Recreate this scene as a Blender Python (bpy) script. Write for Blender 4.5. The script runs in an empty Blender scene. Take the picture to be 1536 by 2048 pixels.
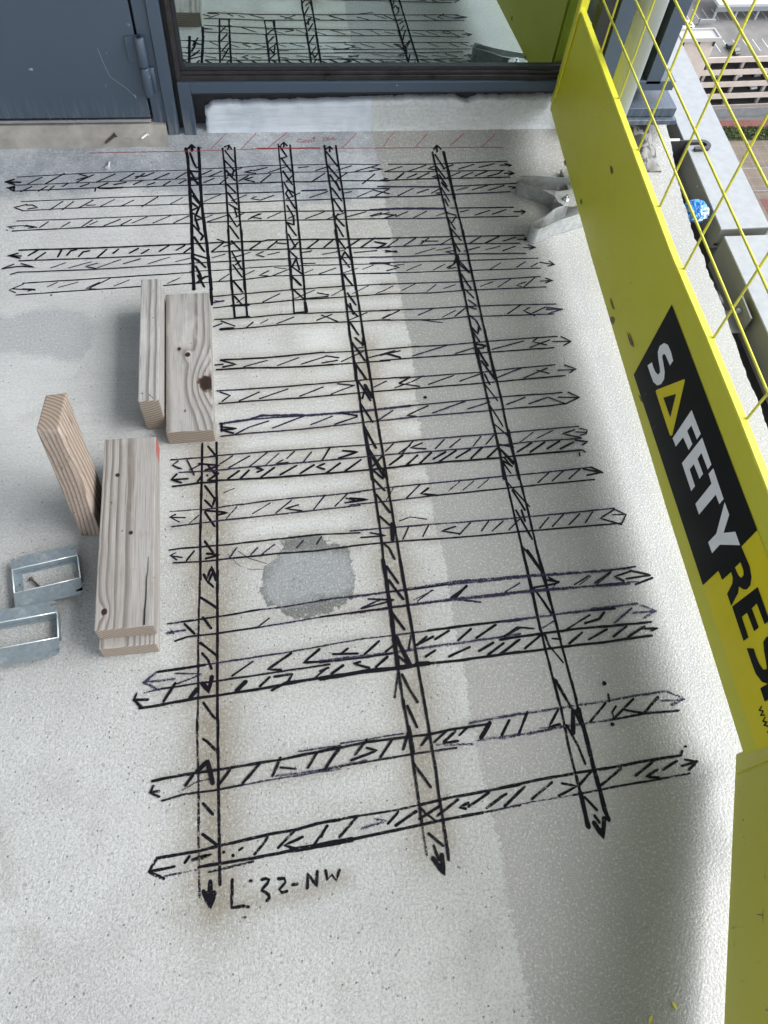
import bpy, bmesh, math, random
import numpy as np
from mathutils.geometry import tessellate_polygon
from mathutils import Vector, Matrix, noise as mnoise
random.seed(7)
SC = bpy.context.scene
COL = SC.collection
R_ = math.radians

# ------------------------------------------------------------------ camera
cam_d = bpy.data.cameras.new('camera')
cam = bpy.data.objects.new('camera', cam_d)
COL.objects.link(cam)
cam_d.sensor_fit = 'VERTICAL'
cam_d.sensor_height = 24.0
cam_d.lens = 24.0 * 1538.0 / 2048.0
cam_d.clip_start = 0.02
cam_d.clip_end = 3000.0
M = Matrix(((0.98845752, 0.07747894, -0.13018734), (-0.13123952, 0.86720701, -0.48034175), (0.07568301, 0.49188314, 0.86736559))).to_4x4()
M.translation = (0.0, 0.0, 1.25)
cam.matrix_world = M
SC.camera = cam

# ------------------------------------------------------------------ sky, sun, exposure
SUN_EL, SUN_AZ = R_(48.0), R_(98.0)          # azimuth from +Y towards +X
w = bpy.data.worlds.new('World')
SC.world = w
w.use_nodes = True
nt = w.node_tree
nt.nodes.clear()
sky = nt.nodes.new('ShaderNodeTexSky')
sky.sky_type = 'NISHITA'
sky.sun_disc = False
sky.sun_elevation = SUN_EL
sky.sun_rotation = SUN_AZ
sky.air_density = 1.0
sky.dust_density = 1.2
sky.ozone_density = 1.4
hs = nt.nodes.new('ShaderNodeHueSaturation')
hs.inputs['Saturation'].default_value = 0.3
bg = nt.nodes.new('ShaderNodeBackground')
bg.inputs['Strength'].default_value = 0.15
wo = nt.nodes.new('ShaderNodeOutputWorld')
nt.links.new(sky.outputs[0], hs.inputs['Color'])
nt.links.new(hs.outputs[0], bg.inputs['Color'])
nt.links.new(bg.outputs[0], wo.inputs['Surface'])

sun_d = bpy.data.lights.new('sun', 'SUN')
sun_d.energy = 1.0
sun_d.angle = R_(50.0)
sun_d.color = (1.0, 0.985, 0.96)
sun = bpy.data.objects.new('sun', sun_d)
COL.objects.link(sun)
sd = Vector((math.sin(SUN_AZ) * math.cos(SUN_EL), math.cos(SUN_AZ) * math.cos(SUN_EL), math.sin(SUN_EL)))
sun.rotation_euler = sd.to_track_quat('Z', 'Y').to_euler()
sun.location = (6, -2, 8)

SC.view_settings.view_transform = 'Standard'
SC.view_settings.look = 'None'
SC.view_settings.gamma = 1.0
SC.view_settings.use_curve_mapping = False
SC.view_settings.exposure = 1.95
SC.render.engine = 'CYCLES'
SC.cycles.transparent_max_bounces = 48
SC.cycles.max_bounces = 8

# ------------------------------------------------------------------ traced outlines, world metres (strokes in 0.1 mm)
STROKES={
'h1':"t -5467,16343 -3817,16423 -1639,16453;t -5516,16115 -4397,16140 -1648,16199;n -5523,15948 -3726,15990 -2934,15987 -1609,16007;n -5217,16144 -4907,16328;k -4844,16126 -4416,16420;k -4136,16163 -3933,16277 -3758,16366;k -3698,16151 -3272,16380;k -3169,16182 -2842,16381;k -2814,16230 -2604,16375;k -2813,16294 -2590,16299 -2379,16399;k -2392,16192 -2034,16368;k -1888,16213 -1642,16381;k -4080,16393 -3875,16313 -4137,16238;K -5376,16196 -5719,16213;K -5522,16281 -5719,16213 -5517,16144;K -5499,16040 -5669,16045;K -5514,16078 -5655,16044 -5523,15955;K -5520,16074 -5515,15962;k -5366,15925 -5129,16067;k -4981,15932 -4793,16065;k -4767,15937 -4641,16072;k -4453,16048 -4324,16146;k -4062,16037 -3859,16118;k -3668,16000 -3434,16125;k -3302,16073 -3022,16133;k -2860,16061 -2636,16176;k -2549,16033 -2370,16104;k -2178,16015 -2010,16133;k -1817,16059 -1649,16161;k -3712,15990 -3725,15888;K -3639,15976 -3346,15960 -3111,15984;t -1292,16470 -323,16504 206,16541 706,16538 1877,16542 3029,16504;b -1558,16230 -244,16273 597,16329 1697,16321 2170,16290 2812,16302;k -1566,16000 -259,16022 575,16038 1512,16033 2082,16045 3196,16007;k -1267,16317 -1049,16426;k -1119,16237 -806,16401;n -545,16395 -325,16485;n -83,16384 280,16482;n 301,16336 735,16499;n 1014,16454 1269,16486;n 1431,16359 1808,16493;n 1938,16354 2318,16481;n 2380,16304 2962,16486;k -97,16411 -286,16358 -10,16313;k 2825,16411 3078,16366 2750,16315;k -1247,16068 -999,16196;k -869,16031 -678,16207;k -424,16092 -184,16252;k 97,16051 344,16277;k 701,16055 905,16275;k 1291,16019 1645,16272;k 1927,16081 2184,16270;k 2531,15934 2868,16225;k -94,16203 -298,16139 -56,16067;k 3077,16090 3187,16067 2990,16033;n 3232,16507 4341,16486 4807,16503 6269,16530;n 3108,16286 4048,16263 4706,16267 6136,16252;k 2915,16015 4018,16045 4672,16040 6250,16039;n 3142,16293 3564,16433;n 3674,16273 4173,16458;n 4978,16320 5399,16458;n 5500,16356 5920,16466;k 6063,16415 6349,16408;k 6191,16472 6359,16408 6275,16370;k 4364,16414 4207,16351 4398,16306;k 4583,16330 4867,16462;K 3334,16023 3588,16235;k 3649,16083 3909,16199;k 3872,16049 4222,16219;n 4643,16069 4996,16220;n 5006,16071 5327,16212;k 5357,16091 5699,16243;k 5688,16082 5950,16148 6082,16233;k 6235,16238 6395,16153 6227,16101;k 6120,16160 6354,16154;k 4459,16154 4270,16099 4447,16074",
'h2':"t -5339,15635 -3374,15695 -1618,15711;t -5311,15366 -4435,15405 -3372,15435 -1610,15446;n -4718,15376 -4427,15614;n -4434,15367 -4197,15599;n -4092,15405 -3765,15623;t -3907,15483 -3705,15488;t -3603,15435 -3286,15635;t -3154,15427 -2848,15602;n -2673,15404 -2302,15681;t -2025,15460 -1739,15645;n -5208,15556 -5491,15467 -5298,15377;n -5221,15526 -5093,15529 -4977,15450 -5187,15419;n -1245,15721 123,15739 616,15744;p 1051,15763 1645,15773;q 2056,15789 3166,15769;n -1269,15449 105,15464 904,15478 1649,15482 2027,15503 3133,15500;t -1252,15507 -868,15710;n -621,15507 -263,15672;n 63,15513 378,15645;n 660,15514 999,15701;n 1219,15548 1672,15721;n 2026,15654 2236,15704;t 2360,15532 2729,15713;n -38,15618 -169,15563 62,15505;p 2894,15836 4437,15785;q 4700,15793 6397,15839;q 2667,15523 3878,15505 4661,15542 6165,15579;k 2814,15558 3174,15768;k 2755,15741 3154,15608;n 3353,15542 3751,15752;n 3828,15608 4135,15721;n 4181,15590 4394,15713;t 4810,15660 5155,15764;n 5221,15669 5622,15792;n 5629,15644 6052,15779;k 6162,15744 6358,15717;k 6251,15679 6377,15729;k 4411,15611 4279,15595 4402,15550",
'h3':"t -5406,15069 -4083,15086 -1618,15134;n -5485,14781 -3791,14831 -1595,14865;t -5612,14817 -5578,14808;n -4906,14858 -4731,15021;t -4442,14848 -4256,14996;n -4004,14839 -3762,15047;t -3821,14902 -3653,15000;n -3891,14858 -3606,14828 -3506,14832;n -3507,14859 -3151,15040;n -3135,14876 -2905,15023;t -2890,14917 -2557,15089;t -2427,14900 -2031,15109;n -1961,14878 -1619,15086;t -5259,14937 -5605,14912 -5462,14857;n -5244,14918 -4962,14868;n -5203,14935 -4948,14875 -5143,14856;n -1265,15143 298,15152 1522,15126 3083,15104;n -1214,14876 -470,14888 1405,14859 3049,14839;t -1254,15017 -1073,15097;n -1198,14896 -731,15077;n -554,15003 -338,15134;n -258,14932 -8,15091;t 179,14952 494,15113;n 663,14927 822,15013;n 1066,14904 1520,15097;n 1560,14865 2012,15060;n 2044,14925 2528,15070;t 2620,14916 3072,15023;k 37,15089 -195,14998 37,14942;P 2620,15120 3253,15139 4398,15108;q 4593,15114 6153,15081;n 2588,14848 3968,14805 4479,14807 6227,14793;n 2598,14937 2892,15029;k 2866,14825 3229,14956;k 2855,14989 3226,14935;n 3221,14894 3525,15035;n 3639,14838 3986,15032;t 4202,14879 4509,14993;n 4797,14982 5033,15036;n 5149,14866 5548,15006;n 5573,14880 5958,15013;k 6142,14943 6420,14934;k 6332,14991 6436,14933 6321,14853",
'h4':"K -5297,14206 -3769,14196 -1593,14227;k -5271,13885 -3757,13887 -2637,13906 -1597,13946;K -5087,14029 -4880,14206;K -4928,13916 -4736,14102;K -4465,13960 -4418,14088 -4394,14165;K -4275,14003 -4199,14137 -4075,14162;K -4023,13951 -3932,14085 -3794,14118;K -3632,13893 -3431,14141;K -3287,14016 -3172,14138;K -2935,14008 -2739,14142;K -2672,13980 -2511,14100;K -2283,14030 -2068,14200;K -1912,14045 -1723,14185;K -1740,13965 -1580,14118;K -5237,14028 -5510,14048;K -5311,14109 -5497,14048 -5258,13963;K -1609,14234 -735,14245 32,14244 153,14279 1652,14236 2984,14200;k -1123,13951 -395,13978 608,13973 1925,13947 2945,13909;K -1123,13971 -868,14222;k -857,14113 -649,14192;K -277,13993 -30,14206;K 137,14015 358,14230;K 666,13950 831,14168;K 1009,13955 1301,14210;K 1416,13986 1650,14215;K 1925,13947 2256,14189;K 2257,13932 2630,14236;K 2615,14111 2865,14025 2650,13901;k -995,14348 -708,14195;k 354,14169 560,14139;k 2513,14220 3129,14214 4347,14205 6242,14167;q 2477,13930 3215,13939 4212,13957 4966,13953 6073,13908;K 2627,13902 2889,14037 2622,14111;k 2875,13933 3170,14171;k 3261,13936 3591,14182;k 3688,14001 3902,14169;k 3732,14084 4105,14067;n 4148,13947 4466,14157;k 4839,13950 5166,14170;K 5236,13954 5610,14151;k 5675,13999 6020,14112;k 6038,14047 6310,14036;k 6228,14104 6320,14035 6189,13998",
'h5':"n -5404,13481 -5262,13540 -3741,13542 -1601,13615;t -4594,13632 -4289,13775;t -4211,13617 -3738,13780;t -3605,13586 -3113,13817;n -3054,13687 -2692,13817;t -2521,13660 -2055,13839;t -1928,13692 -1613,13785;k -5595,13655 -5305,13711 -5115,13709;n -5366,13788 -5596,13663;k -5217,13793 -4923,13668 -5169,13704;n -3611,13726 -3869,13639 -3631,13564;n -1617,13630 -409,13652 174,13665 1295,13652 2905,13616;t -1128,13777 -836,13877;n -681,13747 -281,13900;t 124,13811 394,13881;n 865,13838 1122,13888;t 1365,13765 1887,13874;n 2089,13789 2625,13827;k 27,13910 -139,13823 33,13746;q 2439,13618 3505,13609 4282,13635 6143,13577;k 2831,13830 3097,13755;k 2823,13768 3087,13797;t 3499,13672 4005,13839;t 4025,13775 4380,13844;n 4670,13711 5070,13833;t 5210,13741 5577,13832;k 5609,13680 5940,13815;k 6137,13763 6425,13759;k 6269,13852 6431,13758 6267,13701;k 4458,13755 4210,13724 4529,13624",
'h6':"k -5139,13215 -3317,13282 -1604,13352;k -5240,12872 -3846,12940 -2648,12983;k -2192,12986 -1565,13031;t -4620,13079 -4428,13196;t -4390,13047 -3995,13188;n -3740,12992 -3316,13270;n -3544,13157 -3821,12985 -3603,12958;t -3239,13023 -2915,13194;t -2109,13041 -1830,13204;n -5123,13183 -5400,13025 -5260,12942;k -5324,13059 -4867,12996;n -5124,13048 -4856,13022 -5011,12974;k -4528,12840 -4526,12817;n -1620,13388 -909,13392 220,13457 863,13445 2877,13407;k 898,13506 1163,13501;k -1624,13009 -492,13068 201,13152 868,13138 2132,13121 2834,13097;n -989,13074 -770,13263;t -429,13213 -207,13344;n 172,13154 562,13337;t 903,13209 1102,13310;n 1236,13167 1620,13324;t 1782,13172 2123,13299;t 2222,13253 2492,13376;k 110,13319 -114,13181 86,13158;t 247,13415 505,13360;q 2419,13451 3631,13433 4367,13418 6408,13412;n 2378,13121 3095,13104 4494,13095 6393,13083;t 3224,13160 3602,13350;t 3845,13149 4150,13323;t 5175,13102 5481,13299;t 5822,13133 6083,13312;t 6169,13137 6371,13255;k 2731,13414 3074,13272 2775,13183;t 2977,13339 3209,13370;k 6423,13274 6750,13180;k 6653,13305 6760,13180 6581,13137;k 4421,13373 4201,13173 4391,13205",
'v1':"H -1624,17072 -1591,16833 -1581,16268 -1560,14949 -1557,13870 -1542,12828;H -1326,17088 -1319,16753 -1324,16032 -1313,15490 -1286,14939 -1232,14218 -1194,13406 -1165,12807;M -1532,16944 -1452,16643 -1396,16510 -1319,16546;M -1551,16438 -1385,16015;M -1543,16229 -1339,16033;M -1569,15924 -1373,15492;M -1516,15691 -1345,15413 -1474,15064;M -1545,15184 -1313,14999 -1477,14946;M -1539,14829 -1314,14462 -1360,14344;M -1518,14450 -1296,13979;M -1528,13909 -1243,13774;M -1445,13743 -1278,13492;M -1558,13830 -1361,13618;M -1490,13543 -1369,13174 -1227,13207;M -1452,13258 -1317,12894;M -1483,13021 -1283,13210;M -1552,16419 -1371,16396;M -1561,16153 -1348,16186;M -1551,15498 -1407,15337 -1558,15244;M -1475,15025 -1396,14665;H -1483,16999 -1477,17157;M -1563,17063 -1491,17172 -1409,17090;n -1341,17096 -1265,17072;H -1175,12359 -1170,12823",
'v2':"L -757,17059 -737,16552 -728,15471 -732,14317 -730,12776;L -467,17072 -471,16621 -458,15147 -444,13858 -448,12760;K -699,16983 -515,16668;K -720,16702 -499,16394;K -713,16418 -514,16118;K -674,16283 -549,16319;K -703,16015 -518,15758;K -699,15763 -505,15405;K -686,15411 -469,15226;K -570,15309 -523,15030;K -700,15096 -538,14711 -475,14789;K -700,14757 -510,14348;K -674,14294 -482,13982;K -687,13971 -479,13370;K -617,13540 -496,13657;K -674,13543 -489,13148;K -692,13039 -519,12764;K -635,17019 -597,17130;K -708,17095 -597,17142 -547,17036;K -698,16418 -571,16204 -530,16395;L -743,14634 -722,13016 -691,11953;L -438,14622 -435,13403 -427,11974;K -704,11953 -386,11968;K -678,13033 -494,12688;K -681,12581 -537,12341",
'v3':"k 588,17146 591,16674 608,15428 596,14423 574,12704;L 871,17122 877,16514 881,15180 879,14207 861,12689;K 622,17089 772,16784 627,16730;K 628,16749 834,16361;K 646,16366 833,15953;K 650,15997 819,15580;K 658,15684 730,15819 860,15697;K 671,15663 853,15221;K 662,15327 789,14982 784,14720;K 624,14807 804,14394;K 624,14807 784,14720;K 627,14443 761,14028;K 578,13975 791,13656;K 749,13678 794,13305;K 600,13458 842,13180;K 747,13658 658,13456;K 605,13131 800,12827;K 715,17069 731,17192;K 650,17119 725,17200 797,17097;k 592,14581 616,13473 580,12009;L 878,14570 866,12931 843,12301;H 843,12301 849,12031;K 580,12009 863,12030;K 618,13105 785,12823;K 604,12726 850,12378",
'v4':"L 1714,17088 1720,16572 1741,15790 1749,14907 1753,14335 1745,13672 1726,12641;L 1993,17083 2012,16294 2030,15382 2013,14488 2000,13534 2001,12626;K 1736,16917 1981,16470;L 1745,16494 1976,16099;L 1767,16222 1974,15763;L 1890,16023 1957,15744;K 1776,15828 1972,15424;K 1775,15490 1952,15082;L 1728,15009 1952,14634;K 1853,15025 1764,14907;K 1761,14723 1903,14308;K 1760,14252 1906,13914;K 1883,13832 2003,13555;K 1883,13832 1767,13588;K 1752,13734 1933,13329;K 1776,13111 1943,12757;K 1831,16896 1835,17048;K 1726,16974 1840,17059 1893,16982;L 1727,14536 1749,13417 1742,12250 1722,11414 1730,10865 1711,10086;L 2017,14524 2017,13155 2011,12079 2013,11137 2007,10065;K 1777,13126 1943,12753;K 1802,12541 1948,12160;K 1752,12210 1939,11833;K 1825,12225 1860,11895;K 1752,11693 1906,11299;K 1827,11222 1970,11012;L 1994,11212 1954,10995;L 1743,11100 1960,10582;k 1835,10930 1962,10940;K 1745,10508 1915,10096;L 1717,11459 1736,10586 1731,9826 1731,9034 1735,8310 1741,7642;L 2003,11441 2020,10532 2017,9738 2024,8756 2031,7921 2033,7617;K 1754,10497 1926,10102;K 1756,10045 1950,9525;H 1879,9934 1987,9606;K 1903,9915 1783,9587;K 1730,9475 1923,8988;K 1742,8905 1908,8358;K 1777,8338 1939,7899;K 2012,8165 1791,7941;K 1771,7883 1955,7635 2000,7879;L 1737,8817 1769,8332 1758,7535 1761,6737 1736,5908 1730,5123 1728,4412;L 2027,8794 2029,7843 2031,6829 2038,6027 2055,5230 2055,4371;K 1780,8724 1917,8364;K 1763,8290 1986,7659 1979,7868;K 1767,7886 1934,7664;K 1759,7679 1949,7376;K 1782,7309 1988,6892;K 1790,6831 1951,6622;H 1990,6658 1960,6316;K 1783,6257 1870,6155 1939,5925;K 1771,5795 1939,5454;K 1784,5523 1975,5133;K 1745,4880 1926,4574;H 1729,5934 1733,5342 1730,4726 1716,3908;L 1716,3908 1724,3199;L 2029,5905 2042,5135 2055,4524 2056,3871 2066,3161;L 1771,5799 1935,5448;L 1770,5528 1983,5129;L 1745,4918 1925,4573;H 1750,4461 1924,3954;L 1878,4097 1924,3954;L 1745,4111 1920,3931;l 1704,3819 1591,3409;L 1766,3789 1858,3511 1956,3292;H 2034,3942 2256,3930;L 1726,3361 1737,2847 1741,2454 1736,1878 1736,1420;l 1736,1420 1739,996;L 2070,3323 2070,2787 2078,2313 2065,1741 2065,1380 2059,884;L 1776,3258 1883,2893;L 1761,2865 1771,2511;L 1738,2857 1611,2571;H 1746,2909 1745,2762;L 1744,2332 1955,1949;L 1744,1665 1796,1601;L 1816,1289 2005,1091;L 1867,1108 1913,903;H 1820,941 1959,709 1964,968;H 1901,832 1944,738",
'v5':"L 4391,16845 4410,16274 4442,15386 4467,14641 4464,13967 4444,13160 4414,12494;H 4672,16840 4706,16267 4732,15377;L 4732,15377 4755,14546 4746,13699 4726,13020 4714,12478;K 4507,16843 4523,17037;K 4435,16922 4524,17044 4617,16919;K 4446,16766 4616,16329;K 4414,16413 4604,16030;K 4459,16154 4601,15788;K 4489,15912 4628,15645;K 4517,15992 4580,15869;k 4465,15751 4593,15320;k 4493,15405 4538,15177;k 4441,14974 4684,14883;k 4454,14849 4591,14426;k 4547,14638 4677,14841;k 4463,14515 4670,14064;K 4471,14094 4575,13707;K 4482,13540 4498,13284 4665,13023;k 4486,12970 4543,12699 4618,12532;k 4494,13604 4345,13292 4174,13195;L 4485,14425 4471,13707 4449,12740 4420,12017 4393,11323 4380,10728 4374,9899;L 4770,14414 4740,13309 4711,12279 4684,11458 4658,10673 4638,9881;k 4510,13577 4510,13406 4685,13017;k 4479,12986 4614,12486;k 4479,12494 4625,12224;k 4494,12172 4627,12006;k 4428,11978 4620,11888;k 4436,11704 4553,11543 4603,11272;K 4414,11360 4508,11165 4581,11388;k 4407,11247 4508,10941;K 4394,10874 4619,10841 4544,10754 4344,10767;K 4416,10689 4561,10264;K 4444,10397 4629,9906;L 4397,11293 4399,10552 4374,9568 4364,8702 4353,8005 4310,7429;L 4687,11275 4668,10461 4663,9478 4618,8489 4616,7984 4607,7404;k 4412,11216 4506,10949;K 4434,10879 4620,10793;K 4434,10732 4540,10255;K 4442,10405 4658,9858;K 4442,10049 4498,9765;k 4401,9772 4577,9332;k 4389,9228 4551,8688;k 4377,8766 4651,8390;K 4378,8253 4656,8168;L 4399,8095 4569,7771;K 4419,7938 4510,7745;K 4367,7819 4471,7566;L 4369,8611 4354,7734 4340,6822 4335,5999 4315,5149 4303,4311;L 4650,8590 4627,7626 4622,6478 4591,5450 4613,4554 4617,4103;K 4371,8166 4591,7800;K 4381,7860 4536,7719;k 4337,7397 4676,6792;K 4419,7182 4570,6721;K 4393,6737 4568,6092;L 4499,6728 4516,6487;k 4335,5999 4616,5337;k 4373,5107 4572,4593;L 4339,5891 4336,5178 4311,4453 4308,3948 4317,3505 4314,3078;L 4608,5866 4624,5254 4614,4520 4612,3939 4615,3405 4635,3042;K 4424,5883 4618,5385;K 4372,5123 4568,4624;L 4364,4228 4394,4010;k 4394,4010 4562,3698;k 4474,4145 4633,4116;L 4325,3447 4457,3058;L 4318,3418 4332,2925 4303,2371 4306,1917 4308,1596;H 4308,1596 4307,1073;L 4621,3385 4619,2893;H 4619,2893 4633,2439 4624,1920 4633,1557 4631,1283 4654,1136;L 4363,3413 4500,2918;H 4525,2882 4426,2505;H 4563,2856 4601,2656;K 4353,2652 4459,2290 4505,2005;L 4361,1511 4507,1298;L 4445,1228 4499,1116;H 4406,1128 4494,909 4589,1172;H 4471,1015 4501,936",
'h7':"q 2560,12760 3455,12760 4419,12742 4727,12758 6320,12815;q 2523,12473 3643,12439 4431,12476 6380,12480;t 2593,12557 2849,12704;t 3036,12553 3361,12737;t 3590,12482 3835,12691;t 3993,12561 4283,12659;t 4845,12575 5178,12709;t 5249,12533 5590,12762;n 6189,12793 5857,12500;n 5940,12661 5688,12571 5814,12515;k 6283,12663 6582,12668;k 6430,12751 6584,12676 6394,12603;k -1128,12598 -425,12645 574,12707 1767,12754;n 1767,12754 2789,12768;k -1136,12261 -747,12304;H -747,12304 -384,12313;k -384,12325 608,12392 1761,12425 2748,12469;t -1103,12470 -923,12440;p -1132,12414 -909,12459;t -633,12385 -473,12531;n -72,12372 310,12604;t 611,12431 1090,12671;k 1139,12578 1378,12505;k 838,12418 1360,12467;t 1448,12482 1759,12683;t 1916,12515 2293,12734;t 2439,12486 2657,12581",
'h8':"q 2458,11975 3567,11969 4339,11983 5118,11977 6479,11939;q 2421,11690 3629,11637 4461,11683 5650,11651 6361,11648;t 3338,11635 3789,11543;k 2500,11743 2890,11950;n 3289,11791 3622,11946;t 3815,11695 4142,11877;k 4096,11705 4376,11941;k 5302,11711 5675,11965;k 5913,11616 5694,11778 5852,11875;n 5872,11697 6213,11855;p 6229,11794 6591,11773;q 6243,11853 6606,11772 6261,11674;k -1117,11922 -318,11941 297,11988 1712,11981 2679,11962;k -1003,11620 -470,11642 278,11696 1257,11696 1823,11688 2643,11696;H -1002,11638 -743,11659;k -982,11877 -700,11711;q -1149,11721 -970,11802;k -470,11642 -311,11799;t -162,11753 10,11854;n 197,11731 571,11896;k 1053,11773 1393,11923;k 1165,11917 1499,11708;n 1742,11731 2167,11935;n 2473,11744 2663,11848",
'h9':"k 2313,10863 3165,10898 3792,10895;q 3792,10895 4756,10944 5734,10975;k 5734,10975 6270,10979;k 2274,10561 2948,10587 3970,10609 4693,10634 6119,10670;k 2292,10702 2726,10800;k 2435,10729 2725,10602;q 2983,10639 3792,10895;q 3920,10649 4376,10783;q 4737,10705 5479,10897;n 5582,10705 6086,10896;k 5821,10970 5679,10866 5977,10754;k 6134,10848 6544,10822;k 6359,10973 6553,10821 6354,10718;K -1026,10800 -159,10794 573,10834 1123,10869;n 1122,10851 2529,10867;K -1112,10547 -465,10554 65,10518 737,10507 1281,10522;k 1281,10522 2486,10547;K -1030,10790 -716,10664 -982,10613;K -1139,10676 -980,10682;n -560,10584 -73,10726;n 132,10572 577,10752;n 617,10574 1149,10750;k 1051,10580 1384,10628;k 1151,10767 1418,10696;n 1462,10587 1960,10839;n 2048,10654 2628,10813;k 2738,10799 2478,10744 2714,10628",
'h10':"q -1117,9997 -481,10002;k -481,10002 201,10010 1109,10040 2032,10077 2845,10083;k -1088,9677 -496,9689 495,9698 1694,9738 2563,9766 2798,9766;k -1054,9960 -863,9863 -1022,9727;k -688,9719 -277,9904;n -286,9739 303,9945;n 525,9746 1019,9945;n 1160,9750 1664,9949;k 1320,10008 1663,9939;n 2060,9870 2336,10004;K 2600,9934 2826,10063;n 2489,9823 2823,9936;n 2630,10063 3802,10093 4425,10103 5178,10158 6025,10190;k 2588,9764 4366,9809 5109,9844 6167,9886;k 2612,9934 2852,10072;n 2861,9950 3131,10087;k 2609,9917 3006,9820;n 3205,9857 3767,10053;n 3879,9896 4421,10085;q 4672,9927 5263,10152;q 5261,9886 5832,10113;k 5592,10076 5841,9969;q 6060,10036 6453,10034;k 6239,10168 6458,10052 6287,9956",
'h11':"P -1076,9180 -517,9238 -257,9314 565,9268;q -517,9238 -5,9247 564,9252;P 564,9252 1640,9268 2733,9334;q -1072,8874 -532,8909 486,8923 1792,8998 2689,9042;q -809,8900 -526,9049 -137,9178;q -71,8998 563,9236;q 687,9019 1132,9193;k 1164,8998 1625,9139;K 1296,9262 1628,9171;q 2061,9041 2368,9246;K -1068,9029 -829,9026;K -1066,9107 -779,9038;K -1055,9028 -833,8933;K -1051,9184 -1056,8997;n 2526,9333 3151,9353 4286,9404 4876,9429;k 4876,9429 5824,9435 5997,9443;q 2484,9042 3292,9062 4389,9095 4948,9119;k 4948,9119 5647,9118 5964,9145;k 3102,9307 2625,9096 2821,9065;q 3167,9120 3891,9365;q 3909,9164 4406,9311;q 4747,9218 5173,9373;q 5217,9200 5644,9339;k 5672,9337 5992,9143;k 5881,9321 6314,9290;k 6125,9441 6342,9288 5992,9143;H 3072,9526 3083,9526",
'h12':"n -1294,8430 -180,8450 448,8445 1726,8450 2604,8474;q -1301,8096 -569,8123 474,8140 1693,8176 2562,8197;n -1103,8241 -865,8400;n -947,8139 -545,8374;n -569,8123 -206,8422;t -247,8140 17,8389;n 158,8257 319,8410;n 461,8141 644,8368;k 827,8156 1005,8431;k 81,8233 -61,8155 176,8165;K 1252,8350 1554,8301 1159,8189;n 2090,8266 2269,8438;n 2340,8200 2588,8366;q 2403,8474 3463,8500 4324,8512 5091,8532 6121,8560;q 2361,8183 3463,8202 4263,8215 5029,8265 6097,8260;n 2414,8194 2664,8469;n 3076,8248 3295,8450;n 3367,8256 3625,8440;n 3843,8249 4046,8470;n 4115,8274 4318,8481;t 4813,8266 5134,8481;t 5181,8332 5550,8497;k 2839,8408 2588,8310 2894,8263;k 6016,8477 5747,8400 6102,8276;k 6031,8427 6258,8393;k 6134,8500 6275,8456 6236,8362 6105,8340;n -2021,8406 -1157,8415;q -1865,8105 -1166,8090;n -1719,8372 -1590,8024;n -1673,8147 -1429,8274;n -1888,8371 -1997,8277 -1829,8189;n -1985,8276 -1865,8192;K -1502,8274 -1114,8203 -1383,8123",
'h13':"K -1306,7878 -362,7850 899,7852 1757,7869 2517,7896;K -968,7892 -755,8050;K -738,7882 -572,8049;K -361,7870 -91,8068;K 9,7897 332,8077;K 392,7894 668,8070;K 874,7854 1172,8068;K 1253,7881 1582,8109;K 2124,7944 2410,8148;K -423,8090 -290,8040 -416,7992;K 870,8078 714,8016 858,7953;K 2320,7897 3099,7923 4311,7931 4959,7962 6049,7977 6091,7926;k 5966,7920 5954,7843;K 2451,7916 2703,8124;K 2711,7925 2983,8163;K 2996,8008 3270,8155;K 3117,7952 3483,8169;K 3453,8001 3776,8176;K 3748,7962 4020,8203;K 4076,7950 4365,8191;K 4708,8038 5049,8231;K 4972,8017 5320,8226;K 5336,8066 5636,8232;K 5602,8044 5911,8178;K 5963,8222 6212,8170 6083,8101;K -1985,7807 -1508,7843 -1172,7838;K -1532,7874 -1458,7983;K -1340,7886 -1143,8030;K -1710,7956 -2009,7958;K -1913,8074 -2013,7958 -1830,7877;K -1361,8010 -1352,7998",
'v6':"L -1433,8740 -1460,7868 -1502,6762 -1517,5853;L -1160,8749 -1184,7844 -1197,6896 -1226,5825;L -1323,8670 -1181,8432;L -1402,7777 -1229,7478;L -1408,7465 -1281,7301 -1217,7505;L -1412,7216 -1244,6900;L -1424,6609 -1280,6359;L -1448,5952 -1405,5860 -1321,6092 -1258,5909;K -1333,8222 -1216,8036;l -1514,6047 -1548,5309 -1570,4607 -1580,3940 -1598,3410;L -1217,6018 -1243,5039 -1268,4125 -1288,3375;L -1460,5953 -1385,5783 -1314,5951;K -1384,5807 -1297,5699;L -1312,6027 -1250,5819;L -1523,5524 -1230,5281;L -1536,4695 -1264,4438;L -1507,4509 -1414,4386 -1365,4224;H -1516,3998 -1415,3846 -1357,4091;L -1501,3673 -1332,3401;l -1610,3424 -1607,3248 -1598,2450 -1610,1702 -1608,853;L -1286,3388 -1287,3211 -1298,2414 -1309,1665 -1316,977;L -1518,3094 -1449,3036 -1331,2901;K -1605,3372 -1605,3227;L -1536,2128 -1394,1951;L -1553,1695 -1329,1505;H -1453,1038 -1460,725;H -1548,922 -1460,717 -1401,886;H -1503,891 -1469,760",
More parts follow.
